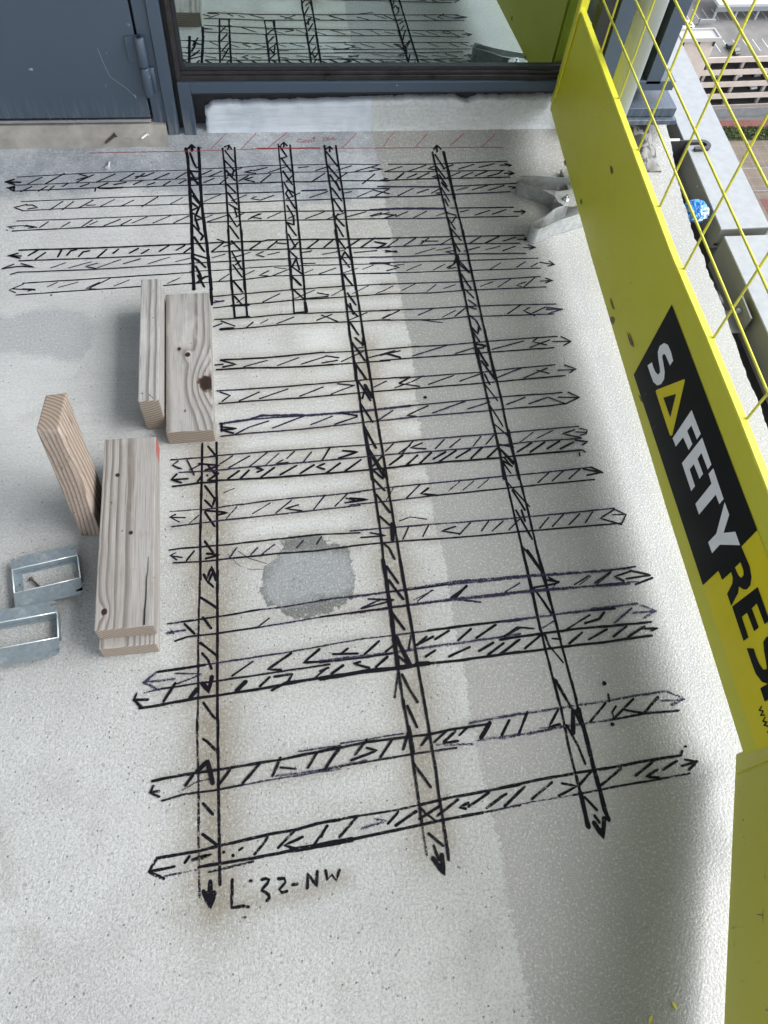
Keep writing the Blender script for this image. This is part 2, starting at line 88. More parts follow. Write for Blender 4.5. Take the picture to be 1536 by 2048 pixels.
'h14':"t -2031,7276 -1493,7278;q -1447,7260 -997,7303 -327,7342 61,7365 794,7372 1478,7390;q -2007,6964 -1475,6989 -1007,7014 -344,7037 353,7063 1444,7101;t -1695,6995 -1519,7156;t -1054,7019 -832,7275;t -555,7097 -209,7304;n -127,7073 180,7326;n 573,7094 819,7384;n 978,7128 1238,7376;n -1938,7208 -2042,7162 -1869,7043;n -2031,7156 -1764,7124;K -1400,7242 -1002,7165 -1191,7127;k 305,7216 47,7155 354,7080;k 1203,7279 1439,7187 1168,7182;t -1059,7599 -865,7673;q 1287,7392 1922,7439 2777,7468 4305,7505 4899,7518 6150,7563;q 1258,7127 2023,7147 2731,7186;k 2731,7186 4320,7232 4837,7250 6110,7280;t 1956,7173 2133,7441;n 2342,7179 2650,7458;t 3172,7270 3421,7454;t 3458,7265 3710,7451;t 3750,7281 4005,7467;n 4960,7302 5233,7511;n 5260,7318 5537,7528;n 5599,7332 5879,7542;L 2796,7364 2636,7255 2944,7187;K 1274,7273 1614,7215 1265,7194;K 5953,7536 6319,7420;K 6113,7566 6323,7432 5988,7384",
'h15':"k -1848,6504 -1208,6497 -138,6529 574,6557 1376,6524;n -2052,6484 -1848,6504;k -1973,6227 -1488,6206 -1033,6219 -156,6240 545,6226 1347,6271;k -1748,6249 -1610,6430;q -1010,6217 -865,6425;q -618,6258 -496,6390;q -434,6240 -191,6428;q 200,6325 328,6459;q 556,6358 665,6509;n -1939,6422 -2029,6378 -1917,6278;n -2007,6363 -1826,6320;K -1395,6357 -1167,6310 -1419,6256;s -844,6357 -667,6197 -353,6056;q 1197,6576 1808,6578 2668,6577 4319,6564 4679,6572 6330,6605;k 1163,6266 2108,6283 3202,6258 4325,6270 6380,6271;n 2147,6317 2285,6553;n 2527,6339 2665,6557;n 3213,6314 3465,6543;n 3638,6352 3819,6550;n 3845,6333 4097,6525;n 4160,6324 4420,6535;n 4761,6308 4992,6524;n 5015,6324 5290,6557;n 5341,6333 5615,6548;n 5670,6343 5876,6564;k 3175,6491 2885,6421 3216,6333;k 6324,6585 5999,6413 6371,6240;n 6254,6470 6524,6446;n 6294,6608 6524,6446 6376,6259;k 1561,6505 1855,6420 1382,6426;t 2134,6703 2351,6769 2652,6695",
'h16':"P 1051,5261 1869,5302 2907,5377 4263,5371 5433,5331 6244,5327;P 1018,4961 2089,5018 2848,5046 4332,5075 5356,5046 6152,5022;L 2881,5043 3158,5281;q 2848,5046 3295,4949;q 1219,5037 1590,5172 1815,5149;q 3826,5090 4130,5239;q 4707,5074 4805,5191;n 5129,5105 5447,5256;n 5510,5104 5878,5288;q 2228,5073 2520,5255;K 4692,5293 4851,5168 4377,5125;k -1855,5101 -1223,5132 -515,5192;q -2070,5088 -1855,5101;q -515,5192 -179,5194 700,5265;k -1952,4767 -1749,4822;k -1749,4822 -1232,4833 -532,4871;q -532,4871 24,4908 670,4963;L -1790,5059 -1630,4867;K -1485,5147 -1348,4931;n -598,4854 -369,5020;P -2070,4925 -1791,4942;q -2006,4953 -1963,4902;q 524,5263 1099,5279 1680,5297;k 1680,5297 2056,5305 2818,5336;P 2818,5336 4163,5346;k 496,4948 1248,4981 2059,5010;q 2059,5010 2812,5033;P 2812,5033 3287,5036 4098,5056;k 1366,5203 1821,5133 1231,5032;L 3152,5265 2830,5069;q 2830,5069 3352,4942;t 2165,5098 2542,5249;P 3789,5348 4350,5346 5163,5332 5914,5325;k 5914,5325 6377,5347;P 3726,5047 4453,5051 5087,5040;q 5087,5040 5938,5060 6336,5047;t 5224,5091 5490,5248;n 5542,5073 5875,5276;K 6251,5266 5926,5192 6071,5086;K 6255,5279 6577,5168;K 6133,5127 6597,5153;K 6272,5001 6630,5097;K 4624,5254 4855,5192",
'h17':"L -2223,4262 -1458,4301;q -1458,4301 -775,4341 -59,4379 619,4434;q -2435,3937 -2169,3972;k -2169,3972 -1547,4002 -1212,4009 -576,4039 585,4093;q -1952,4210 -1503,4151 -1942,4023;k -1031,4066 -682,4274;L -39,4354 -444,4114 -231,4080;L 434,4373 142,4163 591,4150;P -2438,4110 -2254,4254;P -2438,4110 -2210,3966;P -2377,4114 -1963,4113;L -2127,3764 -1942,4045;q 448,4422 1121,4479 1708,4489 2327,4508;L 2327,4508 3191,4539 3983,4543;P 424,4160 1086,4181 1665,4177 2280,4217 3133,4245 3925,4282;k 422,4138 1082,4147 1663,4166;K 653,4261 1069,4229;K 784,4247 915,4337;L 1189,4204 1460,4408;K 1547,4213 1682,4303;L 2085,4272 2400,4393;K 2135,4302 2288,4405;L 2426,4343 2690,4470;K 2817,4278 3083,4465;L 3143,4292 3533,4492;K 3626,4265 3951,4400;k 1939,4206 2022,4456;P 3621,4548 4336,4561 4773,4578 5309,4586;L 5309,4586 5748,4579;P 5316,4610 6182,4624;L 3551,4217 4381,4251 4983,4273 5704,4260 6339,4256;q 4358,4350 4573,4450;k 4688,4243 5262,4503;L 5126,4357 5408,4414 5537,4525;p 5671,4313 6059,4548;k 3630,4257 3898,4410 4193,4355;P 6069,4459 6489,4454;P 6258,4591 6490,4459 6247,4353",
'h18':"L -2502,3696 -2248,3703 -1593,3758 -1261,3764 -589,3798 -248,3827 566,3893;k -96,3865 565,3882;H -1706,3781 -1591,3909;H -967,3807 -814,3944;L -587,3842 -420,3978;k 314,3887 545,4041;L -345,3981 -44,3993 -128,3869 -401,3756;L -2372,3817 -2596,3837;L -2557,3929 -2592,3837 -2472,3707;H 396,3860 1120,3904 1716,3908 2256,3930;L 2256,3930 2843,3924 3855,3968;L 598,3927 807,4051;L 1096,4077 972,4056 1236,3959;L 1347,3959 1567,4118;K 2208,4050 2394,4146;K 2608,4007 2998,4141;L 3143,4055 3422,4179;L 3286,3970 3601,4148;L 3514,3957 3862,4169;k 408,3992 564,4032;L 3495,3952 4194,3960 4620,3974 5382,3978 6274,4010;K 3498,3963 3894,4181;K 3949,4010 4306,4234;K 4750,4020 5034,4195;K 5116,4054 5495,4208;K 5573,4059 5863,4219;K 5830,4027 6194,4185;L 6183,4149 6424,4137 6302,4100;H 5173,3264 5187,3262",
'h19':"L -2290,2542 -2126,2561;K -2126,2561 -1616,2588 -1260,2594 -658,2623 -334,2634 243,2688 611,2727;k -2143,2242 -1853,2289 -1307,2300 -912,2329;q -912,2329 -513,2350 576,2388;q -41,2731 613,2747;P -410,2396 578,2408;L -1794,2415 -1676,2556;H -1616,2607 -1495,2711 -1455,2746 -1383,2405;L -1536,2656 -1475,2748;L -1286,2374 -1121,2568;L -931,2351 -659,2613;L -470,2403 -332,2664;L 81,2466 242,2678;L 364,2443 595,2688;k -342,2516 -102,2468;K -2270,2472 -2317,2373 -2182,2300;K -2317,2382 -2182,2385;q -1834,2362 -1618,2452 -1441,2470;K 289,2683 1045,2749 1637,2753 2065,2757 2416,2790 3074,2811;q 630,2776 1646,2815;P 2755,2858 3620,2921;q 264,2416 1011,2468;k 263,2406 1008,2448 1724,2476 2043,2490 2470,2492;P 2852,2572 3545,2587;L 368,2433 604,2728;L 837,2579 1050,2790;L 1233,2493 1444,2734;K 1034,2658 1194,2599 765,2497;L 1912,2598 2064,2746;L 2129,2624 2349,2777;L 2278,2617 2497,2760;K 2550,2691 2700,2800;K 2275,2597 2512,2601;H 2892,2610 3089,2830;L 3241,2611 3421,2836;P 2165,2579 2734,2523;P 3273,2892 4313,2938 5143,2967 6207,3018 6466,2876;P 3203,2560 3985,2608 4642,2641 5234,2649;P 5234,2649 5707,2694 6326,2669;k 5234,2649 5704,2684 6324,2665;L 3248,2618 3415,2833;L 3513,2577 3750,2936;L 4272,2910 4051,2654 4246,2675;L 4757,2649 5111,2938;L 5168,2657 5611,2949;L 5733,2702 6050,2934;k 5274,2864 5176,2765 5190,2654;K 5196,3073 5184,2952;K 5411,2783 5707,2694;P 6086,2863 6478,2841;P 6245,2778 6478,2841;H 5174,3267 5188,3266;H 5122,2575 5135,2574;n 3906,2649 4212,2625",
'h20':"L -2211,1447 -1613,1469 -1234,1511 -559,1573 -209,1584 149,1633 498,1646;q -2117,1191 -1617,1223;L -1617,1249 -1298,1262 -825,1273 -248,1308;H -248,1308 466,1336;k -1469,1166 -827,1229;L -2211,1438 -2320,1277 -2107,1164;K -2320,1277 -1960,1301;K -1811,1335 -1745,1415;L -1709,1357 -1426,1410 -1577,1358;K -600,1541 -642,1474 -804,1323;K -456,1369 -189,1582;K -80,1477 -358,1393 -208,1330;K 74,1339 302,1586;k -1028,1405 -970,1434;L -1256,1407 -1241,1405;L -1124,1346 -1110,1344;K 193,1637 793,1667;k 793,1667 1319,1678 1752,1712;L 1752,1712 2234,1760 2867,1791 3373,1819;H 165,1323 657,1350;L 657,1350 1279,1392 1748,1428 2078,1453 2701,1482;k 2701,1482 3305,1514;K 195,1443 287,1579;K 466,1401 773,1669;K 1214,1503 1396,1650;L 1329,1461 1677,1625;K 1700,1509 2051,1656;K 1987,1521 2351,1717;L 2494,1593 2861,1762;K 2775,1540 3125,1711;L 3066,1533 3352,1723;P 1044,1589 1199,1542 822,1486;L 2505,1650 2351,1601 2448,1570;k 1796,1601 1955,1450;L 3044,1806 3652,1853 4309,1886;L 4309,1886 5017,1904 5653,1943 6130,1950 6171,2018;q 2981,1503 3515,1544 4181,1562;k 4181,1562 4886,1606 5599,1632 6178,1659;K 3016,1673 3129,1708;L 3060,1532 3442,1779;K 3514,1583 3895,1794;K 4326,1703 4568,1876;K 4670,1652 5072,1867;K 5275,1731 5658,1922;K 5754,1766 6038,1877;L 5667,1777 5440,1691 5651,1656;K 4048,1756 4279,1689 3950,1580;K 6087,1789 6372,1828;K 6174,1878 6370,1824 6186,1715;K 6244,2084 6261,2082",
'tx':"L -1137,1024 -1159,661 -984,663;L -885,974 -866,975;L -943,646 -921,645;L -718,970 -661,980 -611,957 -637,908 -699,861 -725,830 -671,796 -627,756 -625,718 -659,685;L -479,954 -389,946 -378,892 -474,810 -439,762 -363,770;L -279,847 -207,850;L -70,775 -44,972 63,784 94,980;n -1018,518 -969,513;L 216,975 229,846 301,908 358,816 422,956",
'rd':"r -3843,16983 -1647,16989 41,17021 2212,17002 3838,16986 6213,16956;r -1036,17049 -639,17481;r -319,17021 71,17470;r 345,17052 827,17487;r 2151,17018 2542,17432;r 3175,17028 3299,17231 3501,17446;r 3979,16998 4323,17390;r 4864,17026 5277,17389;r 5655,16967 6080,17347;R 79,17042 1597,17028",
'rt':"r 1173,17277 1092,17278 1046,17221 1113,17191 1180,17209;r 1294,17255 1211,17238 1187,17195 1248,17189 1294,17255 1297,17188;r 1329,17187 1347,17254 1416,17248 1419,17186;r 1479,17358 1459,17224 1499,17213;r 1421,17301 1532,17309;r 1756,17324 1688,17306 1742,17257 1673,17230;r 1785,17276 1860,17294 1831,17333 1777,17286 1805,17232 1873,17250;r 1909,17283 2002,17306 1964,17340 1901,17288 1947,17244 2023,17262",
}
WET=[(0.2913, 1.7498), (0.2966, 1.684), (0.3047, 1.6149), (0.3022, 1.5536), (0.2996, 1.4755), (0.3056, 1.4211), (0.2957, 1.3652), (0.2981, 1.2588), (0.2968, 1.1497), (0.3008, 1.1022), (0.2958, 1.0199), (0.2869, 0.9076), (0.2807, 0.7908), (0.2811, 0.697), (0.2764, 0.6627), (0.2832, 0.6126), (0.2822, 0.5688), (0.2825, 0.5126), (0.2786, 0.4654), (0.282, 0.4011), (0.2827, 0.3485), (0.2786, 0.3043), (0.2802, 0.2688), (0.2791, 0.2292), (0.2787, 0.2144), (0.2819, 0.1812), (0.2823, 0.1439), (0.288, 0.0951), (0.2829, 0.0454), (0.2828, 0.0095), (0.2865, -0.0252), (0.2863, -0.0689), (0.2844, -0.1248), (0.2708, -0.2646)]
PATCH=[(-0.044, 0.5774), (-0.0483, 0.5522), (-0.0408, 0.5325), (-0.0275, 0.5156), (-0.0026, 0.5023), (0.0226, 0.4951), (0.0459, 0.4989), (0.0694, 0.5027), (0.0937, 0.5127), (0.1136, 0.5329), (0.1191, 0.555), (0.1193, 0.5779), (0.1134, 0.6118), (0.116, 0.6218), (0.0975, 0.6338), (0.0921, 0.6404), (0.071, 0.6431), (0.0689, 0.6536), (0.039, 0.6598), (0.0264, 0.6541), (0.0114, 0.6562), (0.0044, 0.6424), (-0.0064, 0.6606), (-0.0129, 0.6526), (-0.0048, 0.6399), (-0.0086, 0.6268), (-0.0184, 0.6143), (-0.0337, 0.6058), (-0.0402, 0.5933)]
PATCHCORE=[(-0.0426, 0.5773), (-0.0455, 0.5519), (-0.0365, 0.5321), (-0.0212, 0.5243), (0.0136, 0.5271), (0.0574, 0.529), (0.105, 0.5354), (0.1154, 0.5488), (0.1172, 0.5781), (0.1127, 0.6052), (0.0958, 0.6169), (0.066, 0.6214), (0.0213, 0.6273), (-0.0089, 0.6234), (-0.0247, 0.6083), (-0.0371, 0.5963)]
SMEAR=[(-0.6679, 1.2252), (-0.5509, 1.2294), (-0.4921, 1.24), (-0.4325, 1.2507), (-0.3755, 1.2331), (-0.3582, 1.1926), (-0.3606, 1.1378), (-0.3786, 1.1056), (-0.4124, 1.0987), (-0.4815, 1.1164), (-0.5404, 1.1282), (-0.6567, 1.1437)]
WALL_BAND=[(-1.1013, 1.5798), (-0.5806, 1.5677), (-0.4945, 1.5895), (-0.4169, 1.5727), (-0.3278, 1.6035), (-0.2145, 1.5813), (-0.1119, 1.5589), (0.0048, 1.5643), (0.097, 1.534), (0.2167, 1.5378), (0.3034, 1.5536)]
TEXTSMEAR=[(-0.1988, 0.0752), (-0.1604, 0.0786), (-0.1108, 0.0819), (-0.0464, 0.0802), (0.0496, 0.0913), (0.0555, 0.0771), (-0.0188, 0.0635), (-0.0905, 0.0586), (-0.1468, 0.0558), (-0.1884, 0.0612)]
TANA=[(-0.1347, 1.564), (0.0045, 1.5598), (0.2899, 1.5432), (0.2882, 1.4331), (0.0784, 1.3), (0.0263, 1.1835), (-0.1112, 1.1917), (-0.119, 1.3104), (-0.1316, 1.481)]
L_S=[(0.8185, 0.2406), (0.8189, 0.2265), (0.8362, 0.2253), (0.8474, 0.2241), (0.8523, 0.2185), (0.8512, 0.2131), (0.836, 0.2095), (0.8216, 0.2049), (0.8132, 0.196), (0.8131, 0.1822), (0.8205, 0.1688), (0.8355, 0.1602), (0.8549, 0.1592), (0.8762, 0.1592), (0.8694, 0.1765), (0.8577, 0.1756), (0.846, 0.177), (0.8349, 0.182), (0.8329, 0.1913), (0.8414, 0.1949), (0.8582, 0.1996), (0.8697, 0.2052), (0.8733, 0.217), (0.8664, 0.2327), (0.8537, 0.2417), (0.8366, 0.2431)]
L_TRI=[(0.7655, 0.2539), (0.7681, 0.2507), (0.8153, 0.1629), (0.8162, 0.1583), (0.8123, 0.1574), (0.7181, 0.1563), (0.714, 0.1588), (0.7125, 0.1643), (0.7631, 0.2522)]
L_TRIIN=[(0.764, 0.216), (0.7876, 0.1747), (0.7422, 0.1751)]
L_F=[(0.7085, 0.2428), (0.6579, 0.2445), (0.6571, 0.2292), (0.6874, 0.2277), (0.6878, 0.2109), (0.6593, 0.2125), (0.658, 0.1966), (0.6869, 0.1932), (0.6882, 0.1627), (0.7068, 0.1617)]
L_E=[(0.6504, 0.2446), (0.5975, 0.2438), (0.597, 0.2298), (0.6306, 0.2285), (0.6294, 0.2127), (0.5988, 0.2134), (0.5982, 0.1991), (0.6285, 0.1974), (0.6286, 0.1805), (0.5956, 0.1797), (0.5953, 0.1642), (0.652, 0.1645)]
L_T=[(0.5896, 0.2451), (0.5328, 0.2434), (0.5322, 0.2282), (0.5504, 0.2274), (0.5491, 0.1641), (0.5699, 0.1638), (0.5718, 0.2265), (0.5898, 0.2281)]
L_Y=[(0.5272, 0.2432), (0.5043, 0.2435), (0.488, 0.2131), (0.4741, 0.2435), (0.4507, 0.2433), (0.4773, 0.1931), (0.4762, 0.1642), (0.4968, 0.1637), (0.497, 0.1936)]
BLACKP=[(0.9033, 0.2911), (0.9012, 0.1017), (0.4445, 0.1069), (0.4445, 0.1641), (0.4271, 0.1666), (0.427, 0.1968), (0.4175, 0.196), (0.4103, 0.1897), (0.4028, 0.1668), (0.3819, 0.1673), (0.3914, 0.196), (0.3989, 0.2046), (0.3907, 0.212), (0.3866, 0.2209), (0.3883, 0.2333), (0.3973, 0.2427), (0.4132, 0.2476), (0.4477, 0.2442), (0.4496, 0.2943)]
L_RIN=[(0.4283, 0.2296), (0.4144, 0.2296), (0.4086, 0.2262), (0.4073, 0.2184), (0.413, 0.214), (0.4278, 0.2118)]
YSTK=[(0.4445, 0.1069), (0.4496, 0.2943)]
YSTKN=[(0.1779, 0.1084)]
W1=[(0.2247, 0.1594), (0.2216, 0.1492), (0.2177, 0.1593), (0.2141, 0.1489), (0.212, 0.159)]
W2=[(0.209, 0.1593), (0.2052, 0.1493), (0.2016, 0.159), (0.1995, 0.1492), (0.1952, 0.1593)]
WD=[(0.1895, 0.1526)]
P_ST=[(0.2488, 0.1707), (0.2493, 0.1916), (0.2286, 0.1723), (0.2283, 0.1777)]
SCUFFS=[[(1.1053, 0.105), (1.0958, 0.1088), (1.0832, 0.1082), (1.0684, 0.108), (1.0766, 0.1014), (1.0931, 0.1005)], [(1.073, 0.0798), (1.0644, 0.0927), (1.0518, 0.0982), (1.0481, 0.0873), (1.0587, 0.0781)], [(0.9931, 0.1261), (0.9825, 0.1281), (0.9682, 0.1293), (0.9538, 0.1285), (0.9555, 0.1241), (0.9715, 0.1232)], [(0.9852, 0.1338), (0.9725, 0.1342), (0.9537, 0.1358), (0.9443, 0.1329), (0.9486, 0.1295), (0.9658, 0.1295)], [(0.8199, 0.1046), (0.7974, 0.1187), (0.7785, 0.1181), (0.7892, 0.1088), (0.8031, 0.1032)], [(0.8573, 0.0955), (0.8421, 0.1045), (0.8299, 0.1047), (0.8395, 0.0964)], [(1.3229, 0.2604), (1.3089, 0.2649), (1.2981, 0.2633), (1.3002, 0.2546), (1.3107, 0.2538)], [(1.5625, 0.0951), (1.5543, 0.1033), (1.5428, 0.1005), (1.544, 0.0929)], [(1.4017, 0.1096), (1.3978, 0.1195), (1.3872, 0.1168), (1.3888, 0.1078)]]
BOT=[(1.7491, 0.1079), (1.4871, 0.0941), (1.2546, 0.0817), (0.9013, 0.0727), (0.6087, 0.067), (0.3792, 0.0687), (0.1787, 0.0684)]
LIP=[(1.7305, 0.3477), (1.3366, 0.3402), (0.9768, 0.3339), (0.7814, 0.3408), (0.6324, 0.3435), (0.5058, 0.3438)]

# ------------------------------------------------------------------ helpers
def zfl(y):
    return 0.05 * min(max((y - 1.35) / 0.395, 0.0), 1.04) ** 2

def link(o, parent=None):
    COL.objects.link(o)
    if parent is not None:
        o.parent = parent
        o.matrix_parent_inverse = parent.matrix_world.inverted()
    return o

def tag(o, label=None, cat=None, group=None, kind=None):
    if label: o['label'] = label
    if cat: o['category'] = cat
    if group: o['group'] = group
    if kind: o['kind'] = kind
    return o

def empty(name, loc, label, cat, group=None, rot=(0, 0, 0)):
    o = bpy.data.objects.new(name, None)
    o.location = loc
    o.rotation_euler = rot
    o.empty_display_size = 0.05
    COL.objects.link(o)
    bpy.context.view_layer.update()
    return tag(o, label, cat, group)

def obj(name, bm, mat, parent=None, smooth=False, local=False):
    bmesh.ops.recalc_face_normals(bm, faces=bm.faces)
    me = bpy.data.meshes.new(name)
    bm.to_mesh(me)
    bm.free()
    if smooth:
        for p in me.polygons: p.use_smooth = True
    me.materials.append(mat)
    o = bpy.data.objects.new(name, me)
    COL.objects.link(o)
    if parent is not None:
        o.parent = parent
        if not local:
            o.matrix_parent_inverse = parent.matrix_world.inverted()
    return o

def BM(): return bmesh.new()

def box(bm, a, b, bevel=0.0, seg=1, rot=None):
    r = bmesh.ops.create_cube(bm, size=1.0)
    vs = r['verts']
    c = [(a[i] + b[i]) / 2 for i in range(3)]
    s = [abs(b[i] - a[i]) for i in range(3)]
    for v in vs:
        v.co = Vector((v.co.x * s[0] + c[0], v.co.y * s[1] + c[1], v.co.z * s[2] + c[2]))
    if bevel > 0:
        es = list({e for v in vs for e in v.link_edges})
        r2 = bmesh.ops.bevel(bm, geom=es, offset=bevel, segments=seg, affect='EDGES', profile=0.6)
    return bm

def tube(bm, pts, r, n=10, cap=True):
    pts = [Vector(p) for p in pts]
    rings = []
    for i, p in enumerate(pts):
        d = (pts[min(i + 1, len(pts) - 1)] - pts[max(i - 1, 0)]).normalized()
        u = d.cross(Vector((0, 0, 1)))
        if u.length < 1e-3: u = d.cross(Vector((1, 0, 0)))
        u.normalize(); v = d.cross(u)
        rr = r[i] if isinstance(r, (list, tuple)) else r
        rings.append([bm.verts.new(p + (u * math.cos(2 * math.pi * k / n) + v * math.sin(2 * math.pi * k / n)) * rr) for k in range(n)])
    for a, b in zip(rings, rings[1:]):
        for k in range(n):
            bm.faces.new((a[k], a[(k + 1) % n], b[(k + 1) % n], b[k]))
    if cap:
        bm.faces.new(rings[0]); bm.faces.new(rings[-1])
    return bm

def prism(bm, poly, z0, z1):
    lo = [bm.verts.new((p[0], p[1], z0)) for p in poly]
    hi = [bm.verts.new((p[0], p[1], z1)) for p in poly]
    n = len(poly)
    f1 = bm.faces.new(lo); f2 = bm.faces.new(hi)
    for i in range(n):
        bm.faces.new((lo[i], lo[(i + 1) % n], hi[(i + 1) % n], hi[i]))
    bmesh.ops.triangulate(bm, faces=[f1, f2])
    return bm

def strap(bm, pts, th, z0, z1):
    """sheet metal strap standing on edge along a plan polyline"""
    P = [Vector((p[0], p[1])) for p in pts]
    L, Rr = [], []
    for i, p in enumerate(P):
        d = (P[min(i + 1, len(P) - 1)] - P[max(i - 1, 0)]).normalized()
        nrm = Vector((-d.y, d.x)) * th / 2
        L.append(p + nrm); Rr.append(p - nrm)
    prism_ring = L + Rr[::-1]
    zz0 = z0 if callable(z0) else (lambda i: z0)
    zz1 = z1 if callable(z1) else (lambda i: z1)
    n = len(P)
    lo = [bm.verts.new((p.x, p.y, zz0(i if i < n else 2 * n - 1 - i))) for i, p in enumerate(prism_ring)]
    hi = [bm.verts.new((p.x, p.y, zz1(i if i < n else 2 * n - 1 - i))) for i, p in enumerate(prism_ring)]
    m = len(lo)
    for i in range(m):
        bm.faces.new((lo[i], lo[(i + 1) % m], hi[(i + 1) % m], hi[i]))
    for i in range(n - 1):
        j = m - 1 - i
        bm.faces.new((hi[i], hi[i + 1], hi[j - 1], hi[j]))
        bm.faces.new((lo[i], lo[i + 1], lo[j - 1], lo[j]))
    return bm

class NT:
    def __init__(s, name):
        s.m = bpy.data.materials.new(name); s.m.use_nodes = True
        s.t = s.m.node_tree; s.t.nodes.clear()
        s.out = s.t.nodes.new('ShaderNodeOutputMaterial')
    def n(s, typ, **kw):
        x = s.t.nodes.new(typ)
        for k, v in kw.items(): setattr(x, k, v)
        return x
    def put(s, sock, v):
        if hasattr(v, 'is_linked') or isinstance(v, bpy.types.NodeSocket): s.t.links.new(v, sock)
        elif v is not None:
            if isinstance(v, (tuple, list)) and len(v) == 3 and sock.type == 'RGBA': v = (*v, 1.0)
            sock.default_value = v
    def math(s, op, a, b=0.0, c=0.0, clamp=False):
        x = s.n('ShaderNodeMath', operation=op, use_clamp=clamp)
        s.put(x.inputs[0], a); s.put(x.inputs[1], b); s.put(x.inputs[2], c)
        return x.outputs[0]
    def noise(s, vec, scale, detail=2.0, rough=0.5, dist=0.0):
        x = s.n('ShaderNodeTexNoise')
        s.put(x.inputs['Vector'], vec); s.put(x.inputs['Scale'], scale); s.put(x.inputs['Detail'], detail)
        s.put(x.inputs['Roughness'], rough); s.put(x.inputs['Distortion'], dist)
        return x.outputs[0]
    def voro(s, vec, scale, feature='F1', out=0):
        x = s.n('ShaderNodeTexVoronoi', feature=feature)
        s.put(x.inputs['Vector'], vec); s.put(x.inputs['Scale'], scale)
        return x.outputs[out]
    def vmul(s, vec, v):
        x = s.n('ShaderNodeVectorMath', operation='MULTIPLY'); s.put(x.inputs[0], vec); s.put(x.inputs[1], v)
        return x.outputs[0]
    def vadd(s, vec, v):
        x = s.n('ShaderNodeVectorMath', operation='ADD'); s.put(x.inputs[0], vec); s.put(x.inputs[1], v)
        return x.outputs[0]
    def mix(s, f, a, b, mode='MIX'):
        x = s.n('ShaderNodeMix', data_type='RGBA', blend_type=mode)
        s.put(x.inputs[0], f); s.put(x.inputs[6], a); s.put(x.inputs[7], b)
        return x.outputs[2]
    def mapr(s, v, a, b, c=0.0, d=1.0, smooth=True):
        x = s.n('ShaderNodeMapRange', interpolation_type='SMOOTHSTEP' if smooth else 'LINEAR')
        for i, q in enumerate((v, a, b, c, d)): s.put(x.inputs[i], q)
        return x.outputs[0]
    def attr(s, name):
        x = s.n('ShaderNodeAttribute', attribute_name=name)
        return x.outputs['Fac']
    def pos(s): return s.n('ShaderNodeNewGeometry').outputs['Position']
    def objc(s): return s.n('ShaderNodeTexCoord').outputs['Object']
    def sep(s, v):
        x = s.n('ShaderNodeSeparateXYZ'); s.put(x.inputs[0], v); return x.outputs
    def bump(s, h, strength=0.3, dist=0.001, nrm=None):
        x = s.n('ShaderNodeBump'); s.put(x.inputs['Height'], h); s.put(x.inputs['Strength'], strength); s.put(x.inputs['Distance'], dist)
        if nrm is not None: s.put(x.inputs['Normal'], nrm)
        return x.outputs[0]
    def pbr(s, col, rough=0.6, metal=0.0, spec=0.5, nrm=None, alpha=None):
        p = s.n('ShaderNodeBsdfPrincipled')
        s.put(p.inputs['Base Color'], col); s.put(p.inputs['Roughness'], rough); s.put(p.inputs['Metallic'], metal)
        s.put(p.inputs['Specular IOR Level'], spec)
        if nrm is not None: s.put(p.inputs['Normal'], nrm)
        if alpha is not None: s.put(p.inputs['Alpha'], alpha)
        return p.outputs[0]
    def done(s, shader):
        s.t.links.new(shader, s.out.inputs['Surface']); return s.m

def simple(name, col, rough=0.6, metal=0.0, vary=0.12, scale=8.0, bump=0.0, spec=0.5, bscale=200.0):
    k = NT(name); P = k.objc()
    n = k.noise(P, scale, 4, 0.6)
    f = k.mapr(n, 0.3, 0.7, 1 - vary, 1 + vary, False)
    c = k.mix(1.0, col, f, 'MULTIPLY')
    r = k.mapr(n, 0.3, 0.7, max(rough - 0.08, 0.02), rough + 0.08, False)
    nr = k.bump(k.noise(P, bscale, 3), bump, 0.001) if bump else None
    return k.done(k.pbr(c, r, metal, spec, nr))

